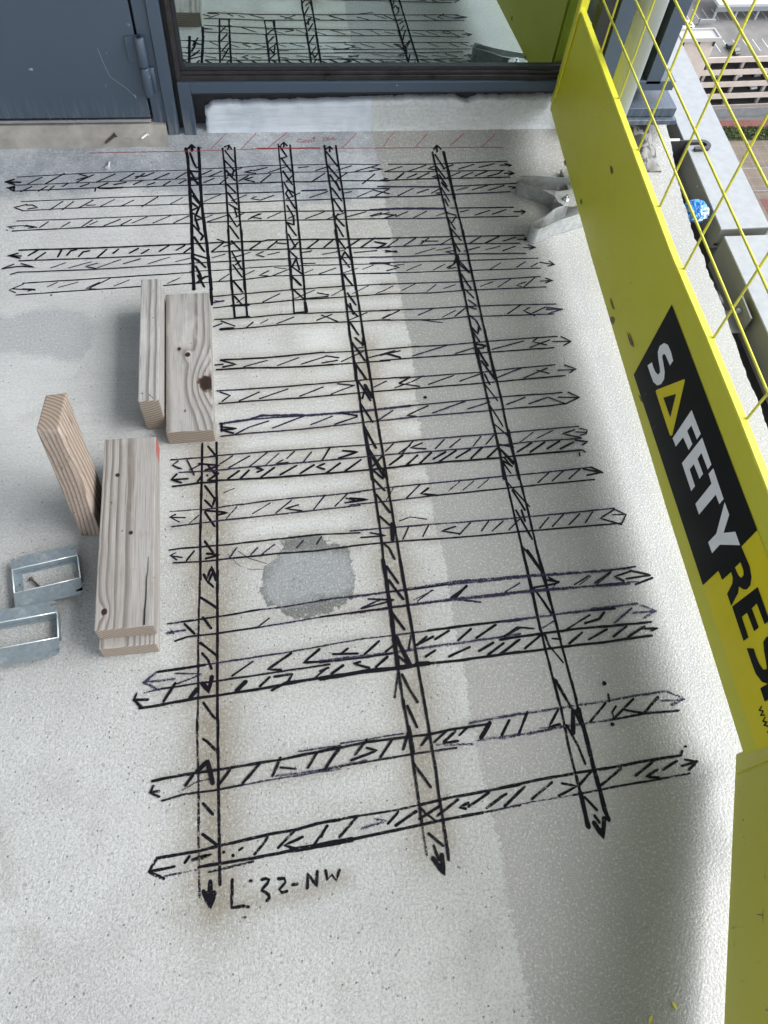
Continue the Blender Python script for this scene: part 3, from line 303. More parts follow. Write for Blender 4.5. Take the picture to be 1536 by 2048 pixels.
# ------------------------------------------------------------------ materials
def m_floor():
    k = NT('cast_concrete_floor'); P = k.pos()
    n_lo = k.noise(P, 2.6, 5, 0.6); n_mid = k.noise(P, 22, 4, 0.6); n_g = k.noise(P, 420, 3, 0.65); n_g2 = k.noise(P, 150, 2, 0.6); n_s = k.noise(P, 230, 2, 0.7)
    xyz = k.sep(P)
    near = k.mapr(k.math('ADD', xyz[1], k.math('MULTIPLY', k.math('SUBTRACT', n_lo, .5), .5)), 0.45, 0.95)   # 0 rough foreground .. 1 trowelled
    brush = k.noise(k.vmul(P, (9, 170, 1)), 1.0, 4, 0.65)
    brush2 = k.noise(k.vadd(k.vmul(P, (4, 60, 1)), (3, 7, 0)), 1.0, 3, 0.6)
    # dry concrete
    dry = k.mix(k.mapr(n_lo, .32, .68), (.41, .42, .412), (.515, .527, .518))
    dry = k.mix(k.math('MULTIPLY', k.mapr(n_mid, .35, .75), .3), dry, (.47, .475, .46))
    dry = k.mix(k.math('MULTIPLY', k.attr('purple'), k.mapr(n_g2, .3, .6)), dry, (.27, .255, .31))
    dry = k.mix(k.math('MULTIPLY', k.mapr(brush, .5, .75), k.mapr(near, 0, 1, .12, .5)), dry, (.38, .375, .365))
    dry = k.mix(k.math('MULTIPLY', k.mapr(brush2, .55, .8), k.math('MULTIPLY', near, .4)), dry, (.60, .605, .61))
    dry = k.mix(k.math('MULTIPLY', k.mapr(k.noise(P, 6.5, 6, .68, .4), .48, .70), .42), dry, (.35, .352, .34))
    # tan stains
    tan = k.attr('tan')
    tf = k.math('MULTIPLY', tan, k.mapr(k.math('ADD', k.math('MULTIPLY', n_mid, .6), k.math('MULTIPLY', n_g2, .4)), .2, .54), clamp=True)
    dry = k.mix(tf, dry, (.235, .212, .165))
    # grey smear on the left
    sm = k.mapr(k.math('ADD', k.attr('smear'), k.math('MULTIPLY', k.math('SUBTRACT', n_mid, .5), .05)), -.012, .014)
    dry = k.mix(k.math('MULTIPLY', sm, .75), dry, (.33, .345, .36))
    # darker trowelled band along the wall, blue skylight tint put into its colour
    dp = k.mapr(k.math('ADD', k.attr('wall_band'), k.math('MULTIPLY', k.math('SUBTRACT', n_mid, .5), .07)), -.02, .03)
    wall_band_tint = k.mix(k.mapr(k.noise(P, 9, 5, .65), .38, .66), (.20, .22, .245), (.36, .385, .41))
    dry = k.mix(k.math('MULTIPLY', dp, .92), dry, wall_band_tint)
    # grey repair patch
    pd = k.math('ADD', k.attr('patch'), k.math('ADD', k.math('MULTIPLY', k.math('SUBTRACT', k.noise(P, 34, 5, .7), .5), .045), k.math('MULTIPLY', k.math('SUBTRACT', n_g2, .5), .010)))
    pm = k.mapr(pd, -.001, .002)
    cd = k.mapr(k.math('ADD', k.attr('core'), k.math('MULTIPLY', k.math('SUBTRACT', k.noise(P, 30, 4, .65), .5), .05)), -.012, .016)
    pc = k.mix(cd, (.115, .122, .113), (.245, .262, .265))
    pc = k.mix(k.math('MULTIPLY', k.mapr(n_g, .5, .72), k.mapr(cd, 0, 1, .35, .8, False)), pc, (.48, .51, .53))
    dry = k.mix(pm, dry, pc)
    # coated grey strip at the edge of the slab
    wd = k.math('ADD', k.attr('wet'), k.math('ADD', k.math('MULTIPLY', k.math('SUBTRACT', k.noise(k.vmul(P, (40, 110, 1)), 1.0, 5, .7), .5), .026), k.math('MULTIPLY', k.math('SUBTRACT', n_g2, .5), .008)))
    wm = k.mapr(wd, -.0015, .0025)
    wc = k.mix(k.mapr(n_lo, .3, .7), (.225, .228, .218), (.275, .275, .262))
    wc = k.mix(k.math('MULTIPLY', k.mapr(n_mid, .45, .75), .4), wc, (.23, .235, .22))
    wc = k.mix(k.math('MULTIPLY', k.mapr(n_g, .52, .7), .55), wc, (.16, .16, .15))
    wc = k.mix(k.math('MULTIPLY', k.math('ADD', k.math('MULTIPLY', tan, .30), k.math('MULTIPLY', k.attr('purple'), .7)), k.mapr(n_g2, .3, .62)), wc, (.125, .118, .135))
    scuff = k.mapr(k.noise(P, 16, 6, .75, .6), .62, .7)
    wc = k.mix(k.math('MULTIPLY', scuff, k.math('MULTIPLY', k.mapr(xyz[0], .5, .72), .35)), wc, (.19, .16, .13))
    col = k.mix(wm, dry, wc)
    # pits and grains
    v = k.voro(P, 95, out=0); vr = k.n('ShaderNodeTexVoronoi'); k.put(vr.inputs['Vector'], P); k.put(vr.inputs['Scale'], 95.0)
    vc = k.sep(vr.outputs['Color'])
    pit = k.math('MULTIPLY', k.mapr(vr.outputs[0], .16, .07), k.math('GREATER_THAN', vc[0], k.mapr(near, 0, 1, .62, .86)))
    grain = k.math('MULTIPLY', k.mapr(n_g, .54, .70), k.mapr(near, 0, 1, .55, .22))
    col = k.mix(grain, col, (.20, .20, .195))
    col = k.mix(k.math('MULTIPLY', k.mapr(n_s, .50, .66), k.mapr(near, 0, 1, .42, .24)), col, (.26, .255, .24))
    col = k.mix(k.math('MULTIPLY', k.mapr(n_s, .48, .34), .22), col, (.74, .75, .74))
    col = k.mix(k.math('MULTIPLY', k.mapr(n_g, .42, .30), .3), col, (.70, .70, .69))
    col = k.mix(k.math('MULTIPLY', pit, .6), col, (.13, .13, .12))
    v2 = k.n('ShaderNodeTexVoronoi'); k.put(v2.inputs['Vector'], P); k.put(v2.inputs['Scale'], 52.0)
    v2c = k.sep(v2.outputs['Color'])
    pit2 = k.math('MULTIPLY', k.mapr(k.math('ADD', v2.outputs[0], k.math('MULTIPLY', k.math('SUBTRACT', n_g, .5), .12)), .17, .10), k.math('GREATER_THAN', v2c[1], k.mapr(near, 0, 1, .80, .93)))
    col = k.mix(k.math('MULTIPLY', pit2, .5), col, (.20, .205, .20))
    # relief
    h = k.math('ADD', k.math('MULTIPLY', n_g, k.mapr(near, 0, 1, 1.0, .35)), k.math('MULTIPLY', n_g2, k.mapr(near, 0, 1, .9, .25)))
    h = k.math('SUBTRACT', h, k.math('MULTIPLY', pit, 1.2))
    h = k.math('ADD', h, k.math('MULTIPLY', brush, .5))
    hw = k.math('ADD', k.math('MULTIPLY', k.noise(P, 260, 2, .5), 1.0), k.math('MULTIPLY', k.noise(P, 110, 2, .5), .5))
    hh = k.mixf(wm, h, hw) if hasattr(k, 'mixf') else k.math('ADD', k.math('MULTIPLY', h, k.math('SUBTRACT', 1.0, wm)), k.math('MULTIPLY', hw, wm))
    nr = k.bump(hh, k.mapr(wm, 0, 1, .85, .36, False), .0030)
    rg = k.mapr(wm, 0, 1, .90, .47, False)
    rg = k.math('ADD', rg, k.math('MULTIPLY', k.math('SUBTRACT', n_g, .5), .15))
    rg = k.math('SUBTRACT', rg, k.math('MULTIPLY', dp, .22))
    return k.done(k.pbr(col, rg, 0, k.mapr(wm, 0, 1, .15, .66, False), nr))

def m_ink(name, c0, c1):
    k = NT(name); P = k.pos()
    n = k.math('ADD', k.math('MULTIPLY', k.noise(P, 620, 2, .6), .7), k.math('MULTIPLY', k.noise(P, 130, 2, .5), .3))
    rough = k.mapr(k.sep(P)[1], 0.2, 1.3, 0.25, 0.03, False)
    cov = k.attr('cov'); e = k.attr('edge'); hue = k.attr('hue')
    t = k.math('SUBTRACT', k.math('ADD', k.math('MULTIPLY', cov, .75), .12), k.math('MULTIPLY', k.math('MULTIPLY', e, e), k.math('ADD', .04, k.math('MULTIPLY', hue, .20))))
    t = k.math('SUBTRACT', t, rough)
    a = k.mapr(k.math('SUBTRACT', t, n), -.05, .05)
    a = k.math('MULTIPLY', a, k.mapr(cov, .4, .9, .8, .97))
    c = k.mix(hue, c0, c1)
    return k.done(k.pbr(c, .7, 0, .08, None, a))

def m_wood(name, light, dark, axis=1, pith=(.02, -.07), ring=.0052, seed=0.0, knots=(), stain=None):
    """weathered softwood: growth rings round a pith, so faces show grain and ends show rings"""
    k = NT(name); P = k.objc()
    if axis == 2:
        x = k.n('ShaderNodeCombineXYZ'); q = k.sep(P)
        k.put(x.inputs[0], q[0]); k.put(x.inputs[1], q[2]); k.put(x.inputs[2], q[1]); P = x.outputs[0]
    P = k.vadd(P, (0, seed * .37, 0))
    q = k.sep(P)
    wob = k.noise(k.vadd(k.vmul(P, (10, 4.0, 10)), (seed, seed * 2, 0)), 1.0, 3, .5)
    wx = k.math('ADD', q[0], k.math('MULTIPLY', k.math('SUBTRACT', wob, .5), .011))
    px = k.math('ADD', wx, pith[0]); pz = k.math('ADD', q[2], pith[1])
    rr = k.math('SQRT', k.math('ADD', k.math('MULTIPLY', px, px), k.math('MULTIPLY', pz, pz)))
    for (kx, ky, kr) in knots:
        dx = k.math('SUBTRACT', q[0], kx); dy = k.math('MULTIPLY', k.math('SUBTRACT', q[1], ky + seed * .37), .55)
        d2 = k.math('ADD', k.math('MULTIPLY', dx, dx), k.math('MULTIPLY', dy, dy))
        bend = k.math('POWER', 2.718, k.math('DIVIDE', k.math('MULTIPLY', d2, -1.0), (kr * 1.9) ** 2))
        rr = k.math('ADD', rr, k.math('MULTIPLY', bend, kr * .8))
    ph = k.math('MULTIPLY', rr, 1 / ring)
    fr = k.math('FRACT', k.math('ADD', ph, k.math('MULTIPLY', k.noise(k.vmul(P, (60, 8, 60)), 1.0, 2), .35)))
    late = k.math('MULTIPLY', k.mapr(fr, .35, .82), k.mapr(fr, 1.0, .9))
    fib = k.noise(k.vmul(P, (900, 14, 900)), 1.0, 3, .6)
    big = k.noise(k.vadd(k.vmul(P, (14, 5, 14)), (seed * 3, 0, 0)), 1.0, 4, .6)
    c = k.mix(k.math('MULTIPLY', late, .85), light, dark)
    c = k.mix(k.math('MULTIPLY', k.mapr(fib, .42, .7), .5), c, dark)
    chk = k.math('MULTIPLY', k.mapr(k.noise(k.vmul(P, (420, 5, 420)), 1.0, 2, .5), .66, .72), .75)
    c = k.mix(chk, c, (dark[0] * .35, dark[1] * .33, dark[2] * .3))
    c = k.mix(k.math('MULTIPLY', k.mapr(k.noise(P, 38, 5, .7), .52, .7), .4), c, (light[0] * .7, light[1] * .68, light[2] * .65))
    c = k.mix(k.math('MULTIPLY', k.mapr(big, .5, .72), .5), c, (light[0] * .62, light[1] * .6, light[2] * .56))
    c = k.mix(k.math('MULTIPLY', k.mapr(big, .42, .28), .35), c, (.56, .54, .51))
    nr_ = k.n('ShaderNodeTexCoord').outputs['Normal']
    na = k.math('ABSOLUTE', k.sep(nr_)[axis])
    endf = k.mapr(na, .6, .85)
    endc = k.mix(k.math('MULTIPLY', late, .75), (.34, .275, .215), (.15, .11, .085))
    c = k.mix(k.math('MULTIPLY', endf, .85), c, endc)
    for (kx, ky, kr) in knots:
        dx = k.math('SUBTRACT', q[0], kx); dy = k.math('MULTIPLY', k.math('SUBTRACT', q[1], ky + seed * .37), .8)
        d = k.math('SQRT', k.math('ADD', k.math('MULTIPLY', dx, dx), k.math('MULTIPLY', dy, dy)))
        d = k.math('ADD', d, k.math('MULTIPLY', k.math('SUBTRACT', k.noise(P, 90, 3), .5), kr * .9))
        up = k.math('GREATER_THAN', k.sep(nr_)[2], .5)
        c = k.mix(k.math('MULTIPLY', k.mapr(d, kr, kr * .8), up), c, (.10, .058, .035))
        c = k.mix(k.math('MULTIPLY', k.mapr(d, kr * .85, kr * .6), up), c, (.022, .014, .011))
    if stain:
        s0 = k.math('MULTIPLY', k.math('GREATER_THAN', q[0], stain[0]), k.mapr(k.math('ADD', q[1], k.math('MULTIPLY', k.noise(P, 60, 3), .03)), stain[1] + seed * .37, stain[2] + seed * .37))
        c = k.mix(k.math('MULTIPLY', s0, .75), c, (.30, .045, .03))
    sp = k.mapr(k.noise(P, 55, 2, .5), .73, .76)
    c = k.mix(k.math('MULTIPLY', sp, .8), c, (.06, .045, .04))
    h = k.math('ADD', k.math('MULTIPLY', late, .6), k.math('MULTIPLY', fib, .8))
    return k.done(k.pbr(c, .8, 0, .25, k.bump(h, .5, .0008)))

def m_galv(name, base=(.36, .42, .45), rough=.40, metal=.65):
    k = NT(name); P = k.objc()
    v = k.n('ShaderNodeTexVoronoi'); k.put(v.inputs['Vector'], k.vadd(P, (0, 0, 0))); k.put(v.inputs['Scale'], 130.0)
    s = k.sep(v.outputs['Color'])[0]
    n = k.noise(P, 40, 4, .65)
    c = k.mix(k.mapr(s, 0, 1, 0, .6, False), base, (base[0] * .62, base[1] * .66, base[2] * .72))
    c = k.mix(k.math('MULTIPLY', k.mapr(n, .55, .75), .4), c, (.72, .76, .77))
    r = k.math('ADD', k.mapr(s, 0, 1, rough - .08, rough + .1, False), k.math('MULTIPLY', k.math('SUBTRACT', n, .5), .15))
    return k.done(k.pbr(c, r, metal, .5, k.bump(n, .12, .001)))

def m_paint(name, col, rough=.42, dirt=(.16, .14, .04), damt=.35, scr=.3):
    k = NT(name); P = k.pos()
    n = k.noise(P, 7, 5, .6); g = k.noise(P, 260, 3, .6)
    c = k.mix(k.math('MULTIPLY', k.mapr(n, .5, .72), damt * .4), col, (col[0] * .8, col[1] * .8, col[2] * .8 + .01))
    st = k.noise(k.vmul(P, (30, 90, 14)), 1.0, 4, .7)
    c = k.mix(k.math('MULTIPLY', k.mapr(st, .63, .75), damt), c, dirt)
    spk = k.mapr(k.noise(P, 75, 3, .6), .70, .74)
    c = k.mix(k.math('MULTIPLY', spk, scr), c, (.10, .09, .05))
    return k.done(k.pbr(c, k.mapr(n, .3, .7, rough - .06, rough + .1, False), 0, .5, k.bump(g, .06, .001)))

MAT = {}
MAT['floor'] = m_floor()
MAT['ink'] = m_ink('marker_ink', (.006, .006, .009), (.026, .022, .050))
MAT['red'] = m_ink('red_marker_ink', (.27, .03, .035), (.27, .03, .035))
MAT['fibre'] = simple('brown_fibre', (.10, .08, .06), .8)
MAT['steel_paint'] = None
def m_frame(name, col):
    k = NT(name); P = k.pos()
    n = k.noise(P, 5, 5, .6); st = k.noise(k.vmul(P, (120, 60, 10)), 1.0, 3, .6)
    c = k.mix(k.math('MULTIPLY', k.mapr(n, .4, .7), .25), col, (col[0] * 1.25, col[1] * 1.2, col[2] * 1.12))
    z = k.sep(P)[2]
    dust = k.math('MULTIPLY', k.mapr(z, .16, .05), k.mapr(st, .42, .7))
    c = k.mix(k.math('MULTIPLY', dust, .3), c, (.36, .35, .33))
    sp = k.mapr(k.noise(P, 42, 4, .6), .725, .75)
    c = k.mix(k.math('MULTIPLY', sp, k.mapr(z, .35, .1, .15, .7, False)), c, (.62, .63, .62))
    return k.done(k.pbr(c, k.mapr(n, .3, .7, .32, .45, False), 0, .5, k.bump(k.noise(P, 300, 2), .03, .001)))
MAT['frame'] = m_frame('slate_blue_coated_aluminium', (.046, .066, .096))
MAT['gasket'] = simple('black_rubber', (.012, .013, .016), .5, 0, .2)
MAT['bead'] = simple('dark_bronze_bead', (.030, .028, .030), .34, .3, .3, 30)
MAT['galv'] = m_galv('galvanised_steel')
MAT['galv_dull'] = m_galv('dull_galvanised_steel', (.27, .275, .258), .55, .4)
MAT['galv_arm'] = m_galv('paler_galvanised_strap', (.40, .415, .40), .5, .4)
MAT['galv_pole'] = simple('dull_zinc_pole', (.40, .43, .42), .45, .4, .14, 6)
MAT['galv_edge'] = simple('fold_edge_highlight', (.80, .86, .86), .3, .5, .05)  # paler than the sheet: highlight along the folds put into the colour
MAT['yellow'] = m_paint('safety_yellow_paint', (.52, .51, .03), .42, (.30, .27, .05), .38, .6)
MAT['yellow_old'] = m_paint('scuffed_yellow_paint', (.50, .49, .06), .5, (.20, .19, .06), .55, .85)
MAT['yellow_wire'] = simple('yellow_wire_coating', (.58, .56, .05), .4, 0, .12, 30)
MAT['yellow_print'] = simple('yellow_sticker', (.62, .53, .0), .35, 0, .05)
def m_black_print():
    k = NT('scratched_black_sticker'); P = k.pos()
    s1 = k.noise(k.vmul(P, (10, 160, 22)), 1.0, 5, .75); s2 = k.noise(P, 26, 6, .7)
    z = k.sep(P)[2]
    f = k.math('MULTIPLY', k.math('MULTIPLY', k.mapr(s1, .58, .72), k.mapr(s2, .45, .62)), k.mapr(z, .16, .07))
    c = k.mix(k.math('MULTIPLY', f, .55), (.006, .007, .008), (.30, .31, .31))
    return k.done(k.pbr(c, .35, 0, .12))
MAT['black_print'] = m_black_print()
MAT['white_print'] = simple('grey_white_print', (.70, .72, .73), .4, 0, .06, 20)
def m_coat():
    k = NT('sky_tinted_white_waterproofing'); P = k.pos()
    n = k.noise(P, 14, 5, .65); g = k.noise(P, 130, 4, .65)
    x = k.math('ADD', k.sep(P)[0], k.math('MULTIPLY', k.math('SUBTRACT', n, .5), .02))
    wm = k.mapr(x, .286, .296)
    c = k.mix(k.mapr(n, .35, .65), (.42, .46, .51), (.52, .56, .605))  # blue of the skylight near the wall put into the coating's colour
    d = k.mix(k.mapr(g, .4, .68), (.46, .465, .45), (.34, .34, .325))
    c = k.mix(k.math('MULTIPLY', wm, .7), c, d)
    sc = k.mapr(k.noise(k.vmul(P, (50, 20, 120)), 1.0, 5, .7), .64, .7)
    c = k.mix(k.math('MULTIPLY', k.math('MULTIPLY', sc, k.mapr(x, .35, .5)), .5), c, (.22, .21, .2))
    hgt = k.math('ADD', k.noise(k.vmul(P, (14, 60, 110)), 1.0, 4, .6), k.math('MULTIPLY', g, k.mapr(wm, 0, 1, .3, .8, False)))
    return k.done(k.pbr(c, .5, 0, .4, k.bump(hgt, .7, .003)))
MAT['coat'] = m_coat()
MAT['membrane'] = simple('black_bitumen_membrane', (.016, .017, .02), .55, 0, .5, 40, .5, .4, 90)
MAT['dark'] = simple('dark_cavity_steel', (.02, .021, .022), .6, 0, .3)
MAT['tan'] = simple('dirty_tan_concrete', (.255, .242, .218), .85, 0, .25, 18, .5, .3, 160)
MAT['conc'] = simple('raw_slab_concrete', (.46, .455, .44), .85, 0, .14, 14, .5, .3, 180)
MAT['clad'] = simple('pale_metal_cladding', (.25, .265, .28), .5, 0, .12, 40, .1)
MAT['clad_side'] = simple('grey_green_shaded_metal', (.13, .135, .12), .5, 0, .1)  # shade on the inward channel sides put into the colour; bracket shares it
MAT['white'] = simple('soft_white_paint', (.70, .70, .68), .6, 0, .06)
MAT['roofw'] = simple('white_roof_membrane', (.32, .31, .30), .6, 0, .06)
MAT['ceiling'] = simple('painted_soffit', (.58, .58, .57), .8, 0, .06)
MAT['screw_dark'] = simple('rusty_screw_steel', (.075, .06, .05), .5, .7, .3, 60)
MAT['scuff'] = simple('dark_rub_mark', (.11, .095, .035), .6, 0, .5, 90)
MAT['zinc'] = simple('white_zinc', (.75, .76, .78), .3, .3)
MAT['plastic'] = simple('white_plastic', (.75, .75, .72), .4)
MAT['steel'] = simple('bright_zinc_steel', (.62, .63, .64), .28, .95, .1)

def m_glass():
    k = NT('tinted_reflective_glazing')
    g = k.n('ShaderNodeBsdfGlossy'); k.put(g.inputs['Color'], (.56, .665, .655)); k.put(g.inputs['Roughness'], .0)
    t = k.n('ShaderNodeBsdfTransparent'); k.put(t.inputs['Color'], (.30, .36, .35))
    mx = k.n('ShaderNodeMixShader'); k.put(mx.inputs[0], .80)
    k.t.links.new(t.outputs[0], mx.inputs[1]); k.t.links.new(g.outputs[0], mx.inputs[2])
    return k.done(mx.outputs[0])
MAT['glass'] = m_glass()

# ------------------------------------------------------------------ large structure: slab, soffit, walls
def seg_dist(PX, PY, pts, closed=False):
    D = np.full(PX.shape, 1e9)
    n = len(pts)
    for i in range(n if closed else n - 1):
        a = pts[i]; b = pts[(i + 1) % n]
        dx, dy = b[0] - a[0], b[1] - a[1]
        t = np.clip(((PX - a[0]) * dx + (PY - a[1]) * dy) / (dx * dx + dy * dy + 1e-12), 0, 1)
        D = np.minimum(D, np.hypot(PX - a[0] - t * dx, PY - a[1] - t * dy))
    return D

def inside(PX, PY, pts):
    ins = np.zeros(PX.shape, bool)
    n = len(pts)
    for i in range(n):
        a = pts[i]; b = pts[(i + 1) % n]
        c = ((a[1] > PY) != (b[1] > PY)) & (PX < (b[0] - a[0]) * (PY - a[1]) / (b[1] - a[1] + 1e-12) + a[0])
        ins ^= c
    return ins

def sdist(PX, PY, pts):
    d = seg_dist(PX, PY, pts, True)
    return np.where(inside(PX, PY, pts), d, -d)

def slab_edge(y): return 1.043 + (y - 1.21) * 0.06

def build_floor():
    xs = np.concatenate([np.array([-5, -4, -3, -2.2, -1.6, -1.2, -.95]), np.arange(-.80, 1.0, .01)])
    ys = np.concatenate([np.array([-4, -3, -2, -1.3, -.8]), np.arange(-.45, 1.80, .01)])
    nx, ny = len(xs) + 4, len(ys)
    XX = np.zeros((ny, nx)); YY = np.zeros((ny, nx))
    for j, y in enumerate(ys):
        e = slab_edge(y) + .006 * mnoise.noise(Vector((y * 14, 1.3, 0))) + .004 * mnoise.noise(Vector((y * 60, 5, 0)))
        XX[j, :len(xs)] = xs; XX[j, len(xs):] = np.linspace(1.0, e, 5)[1:]
        YY[j, :] = y
    Z = .05 * np.clip((YY - 1.35) / .395, 0, 1.04) ** 2
    verts = np.stack([XX, YY, Z], -1).reshape(-1, 3)
    faces = [(j * nx + i, j * nx + i + 1, (j + 1) * nx + i + 1, (j + 1) * nx + i) for j in range(ny - 1) for i in range(nx - 1)]
    me = bpy.data.meshes.new('balcony_floor')
    me.from_pydata(verts.tolist(), [], faces)
    PX, PY = XX.ravel(), YY.ravel()
    def put(name, a):
        at = me.attributes.new(name, 'FLOAT', 'POINT'); at.data.foreach_set('value', a.astype(np.float32))
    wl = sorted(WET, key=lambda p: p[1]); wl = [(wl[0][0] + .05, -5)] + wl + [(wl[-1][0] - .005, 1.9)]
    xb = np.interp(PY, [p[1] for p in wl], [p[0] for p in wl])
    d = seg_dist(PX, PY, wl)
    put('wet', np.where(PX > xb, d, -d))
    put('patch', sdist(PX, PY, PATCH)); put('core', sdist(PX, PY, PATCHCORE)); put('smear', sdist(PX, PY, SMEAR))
    dl = [(-6, 1.575)] + [p for p in WALL_BAND if p[0] > -1] + [(1.2, 1.56)]
    put('wall_band', PY - np.interp(PX, [p[0] for p in dl], [p[1] for p in dl]))
    tan = np.zeros(PX.shape)
    def bar(pts, wdt, amp): return amp * np.exp(-(seg_dist(PX, PY, pts) / wdt) ** 2)
    tan = np.maximum(tan, bar([(-.125, .86), (-.135, .45), (-.14, .08)], .050, 1.0))
    tan = np.maximum(tan, bar([(.20, 1.1), (.19, .7), (.19, .12)], .044, .85))
    tan = np.maximum(tan, bar([(.03, 1.2), (.05, 1.02)], .03, .35))
    tan = np.maximum(tan, bar([(-.08, .62), (.16, .63)], .03, .4)); tan = np.maximum(tan, bar([(-.08, .50), (.20, .52)], .03, .35))
    tan = np.maximum(tan, bar([(-.20, .39), (.2, .42)], .05, .32)); tan = np.maximum(tan, bar([(-.15, .24), (.2, .27)], .03, .38))
    tan = np.maximum(tan, bar([(-.15, .14), (.2, .17)], .03, .3)); tan = np.maximum(tan, bar([(-.16, .80), (.2, .83)], .04, .35))
    for yy in (1.02, .95, .72): tan = np.maximum(tan, bar([(-.1, yy), (.2, yy + .01)], .025, .22))
    pur = np.zeros(PX.shape)
    for kx, tx in STROKES.items():
        if kx[0] != 'h' or int(kx[1:]) < 7: continue
        for st in tx.split(';'):
            wd = st.split(' ')
            pts = [(int(a) / 10000, int(b) / 10000) for a, b in (p.split(',') for p in wd[1:])]
            if math.dist(pts[0], pts[-1]) > .14 and wd[0] in 'Kkntpq':
                tan = np.maximum(tan, bar(pts, .0125, .62 if int(kx[1:]) < 17 else .42))
            if wd[0] in 'Ppq' and len(pts) < 9: pur = np.maximum(pur, bar(pts, .0075, .46 if wd[0] != 'q' else .24))
    for q_ in ([(-.445, .205), (-.43, .165), (-.425, .12)], [(-.52, .195), (-.44, .200)], [(-.40, .075), (-.385, .055)]): tan = np.maximum(tan, bar(q_, .009, .28))
    put('purple', pur)
    ts = sdist(PX, PY, TEXTSMEAR); tan = np.maximum(tan, .7 * np.clip((ts + .014) / .02, 0, 1))
    ta = sdist(PX, PY, TANA); tan = np.maximum(tan, .34 * np.clip((ta + .04) / .08, 0, 1))
    put('tan', tan)
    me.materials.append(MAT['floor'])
    for p in me.polygons: p.use_smooth = True
    o = bpy.data.objects.new('balcony_floor', me); COL.objects.link(o)
    return tag(o, kind='structure')
floor = build_floor()
bm = BM()
prev = None
for i in range(120):
    y = -4 + i * 5.79 / 119
    e = slab_edge(y) - .003
    a = bm.verts.new((e, y, zfl(y) - .002)); b = bm.verts.new((e + .004 * mnoise.noise(Vector((y * 20, 0, 3))), y, -.09)); c = bm.verts.new((e - .006, y, -.24))
    if prev:
        bm.faces.new((prev[0], a, b, prev[1])); bm.faces.new((prev[1], b, c, prev[2]))
    prev = (a, b, c)
obj('slab_edge', bm, MAT['conc'], floor)

bm = BM(); box(bm, (-5, -2.6, 2.72), (1.50, 1.83, 2.95)); tag(obj('ceiling', bm, MAT['ceiling']), kind='structure')
bm = BM(); box(bm, (-2.6, -2.6, -.02), (-2.45, 1.78, 2.72)) ; tag(obj('side_wall', bm, simple('grey_fill_blocker', (.40, .41, .42), .8)), kind='structure')  # unseen wall, added to cut the fill light from the left
bm = BM(); box(bm, (-5, 1.78, 2.18), (-.235, 1.95, 2.72)); tag(obj('upper_wall', bm, MAT['ceiling']), kind='structure')
# room behind the glazing
bm = BM(); box(bm, (-.14, 3.6, .0), (1.0, 3.65, 2.7)); box(bm, (-.14, 1.86, -.02), (1.0, 3.6, .06)); box(bm, (-.20, 1.86, .0), (-.14, 3.6, 2.7))
box(bm, (1.0, 1.86, .0), (1.03, 3.6, 2.7)); tag(obj('room_interior', bm, simple('dim_room_paint', (.05, .06, .06), .8)), kind='structure')
# facade of the tower below the slab
bm = BM(); box(bm, (-5, -3.9, -1.0), (1.02, 1.7, -.24)); tag(obj('slab_underside', bm, MAT['dark']), kind='structure')

# threshold under the door
bm = BM()
prof = [(1.712, .040), (1.722, .062), (1.743, .080), (1.80, .083), (1.80, .02), (1.712, .02)]
N = 70; rings = []
for i in range(N + 1):
    x = -1.6 + i * (1.6 - .203) / N
    rings.append([bm.verts.new((x, p[0] + (.004 * mnoise.noise(Vector((x * 12, j, 0))) if j < 3 else 0), p[1] + (.003 * mnoise.noise(Vector((x * 17, j, 4))) if j < 3 else 0))) for j, p in enumerate(prof)])
for a, b in zip(rings, rings[1:]):
    for j in range(len(prof)):
        bm.faces.new((a[j], a[(j + 1) % len(prof)], b[(j + 1) % len(prof)], b[j]))
bm.faces.new(rings[0]); bm.faces.new(rings[-1])
tag(obj('door_threshold', bm, MAT['tan']), 'dirty tan concrete sill below the slate blue door', 'door sill')

# ------------------------------------------------------------------ door
door = empty('steel_door', (-.7, 1.75, .09), 'slate blue steel door closed beside the window, hung on a barrel hinge', 'door')
bm = BM(); box(bm, (-1.35, 1.748, .094), (-.2355, 1.795, 2.16), .0015); obj('leaf', bm, MAT['frame'], door)
bm = BM(); box(bm, (-1.35, 1.7445, .0845), (-.2355, 1.757, .0915), .0008); obj('bottom_seal', bm, MAT['steel'], door)
bm = BM(); box(bm, (-.2355, 1.772, .085), (-.230, 1.79, 2.16)); box(bm, (-1.35, 1.775, .083), (-.23, 1.79, .096)); obj('seal_gap', bm, MAT['gasket'], door)
bm = BM(); box(bm, (-.230, 1.751, .078), (-.2005, 1.80, 2.18), .001); obj('jamb', bm, MAT['frame'], door)
hg = None
bm = BM(); tube(bm, [(-.2265, 1.738, .222), (-.2265, 1.738, .225), (-.2265, 1.738, .283), (-.2265, 1.738, .285)], [.0095, .0108, .0108, .009], 20)
box(bm, (-.258, 1.7435, .226), (-.232, 1.7478, .282), .001); hg = obj('hinge', bm, MAT['frame'], door, True)
for p in hg.data.polygons: p.use_smooth = len(p.vertices) == 4 and p.area < .0008
bm = BM(); tube(bm, [(-.2265, 1.738, .154), (-.2265, 1.738, .157), (-.2265, 1.738, .217), (-.2265, 1.738, .2195)], [.009, .0108, .0108, .0095], 20)
box(bm, (-.222, 1.7435, .160), (-.207, 1.7505, .214), .001); lk = obj('lower_knuckle', bm, MAT['frame'], hg, True)
for p in lk.data.polygons: p.use_smooth = len(p.vertices) == 4 and p.area < .0008
bm = BM(); tube(bm, [(-.2265, 1.738, .219), (-.2265, 1.738, .2225)], .0088, 16); tube(bm, [(-.2265, 1.738, .2849), (-.2265, 1.738, .2856)], .0055, 14); obj('hinge_pin', bm, MAT['gasket'], hg)
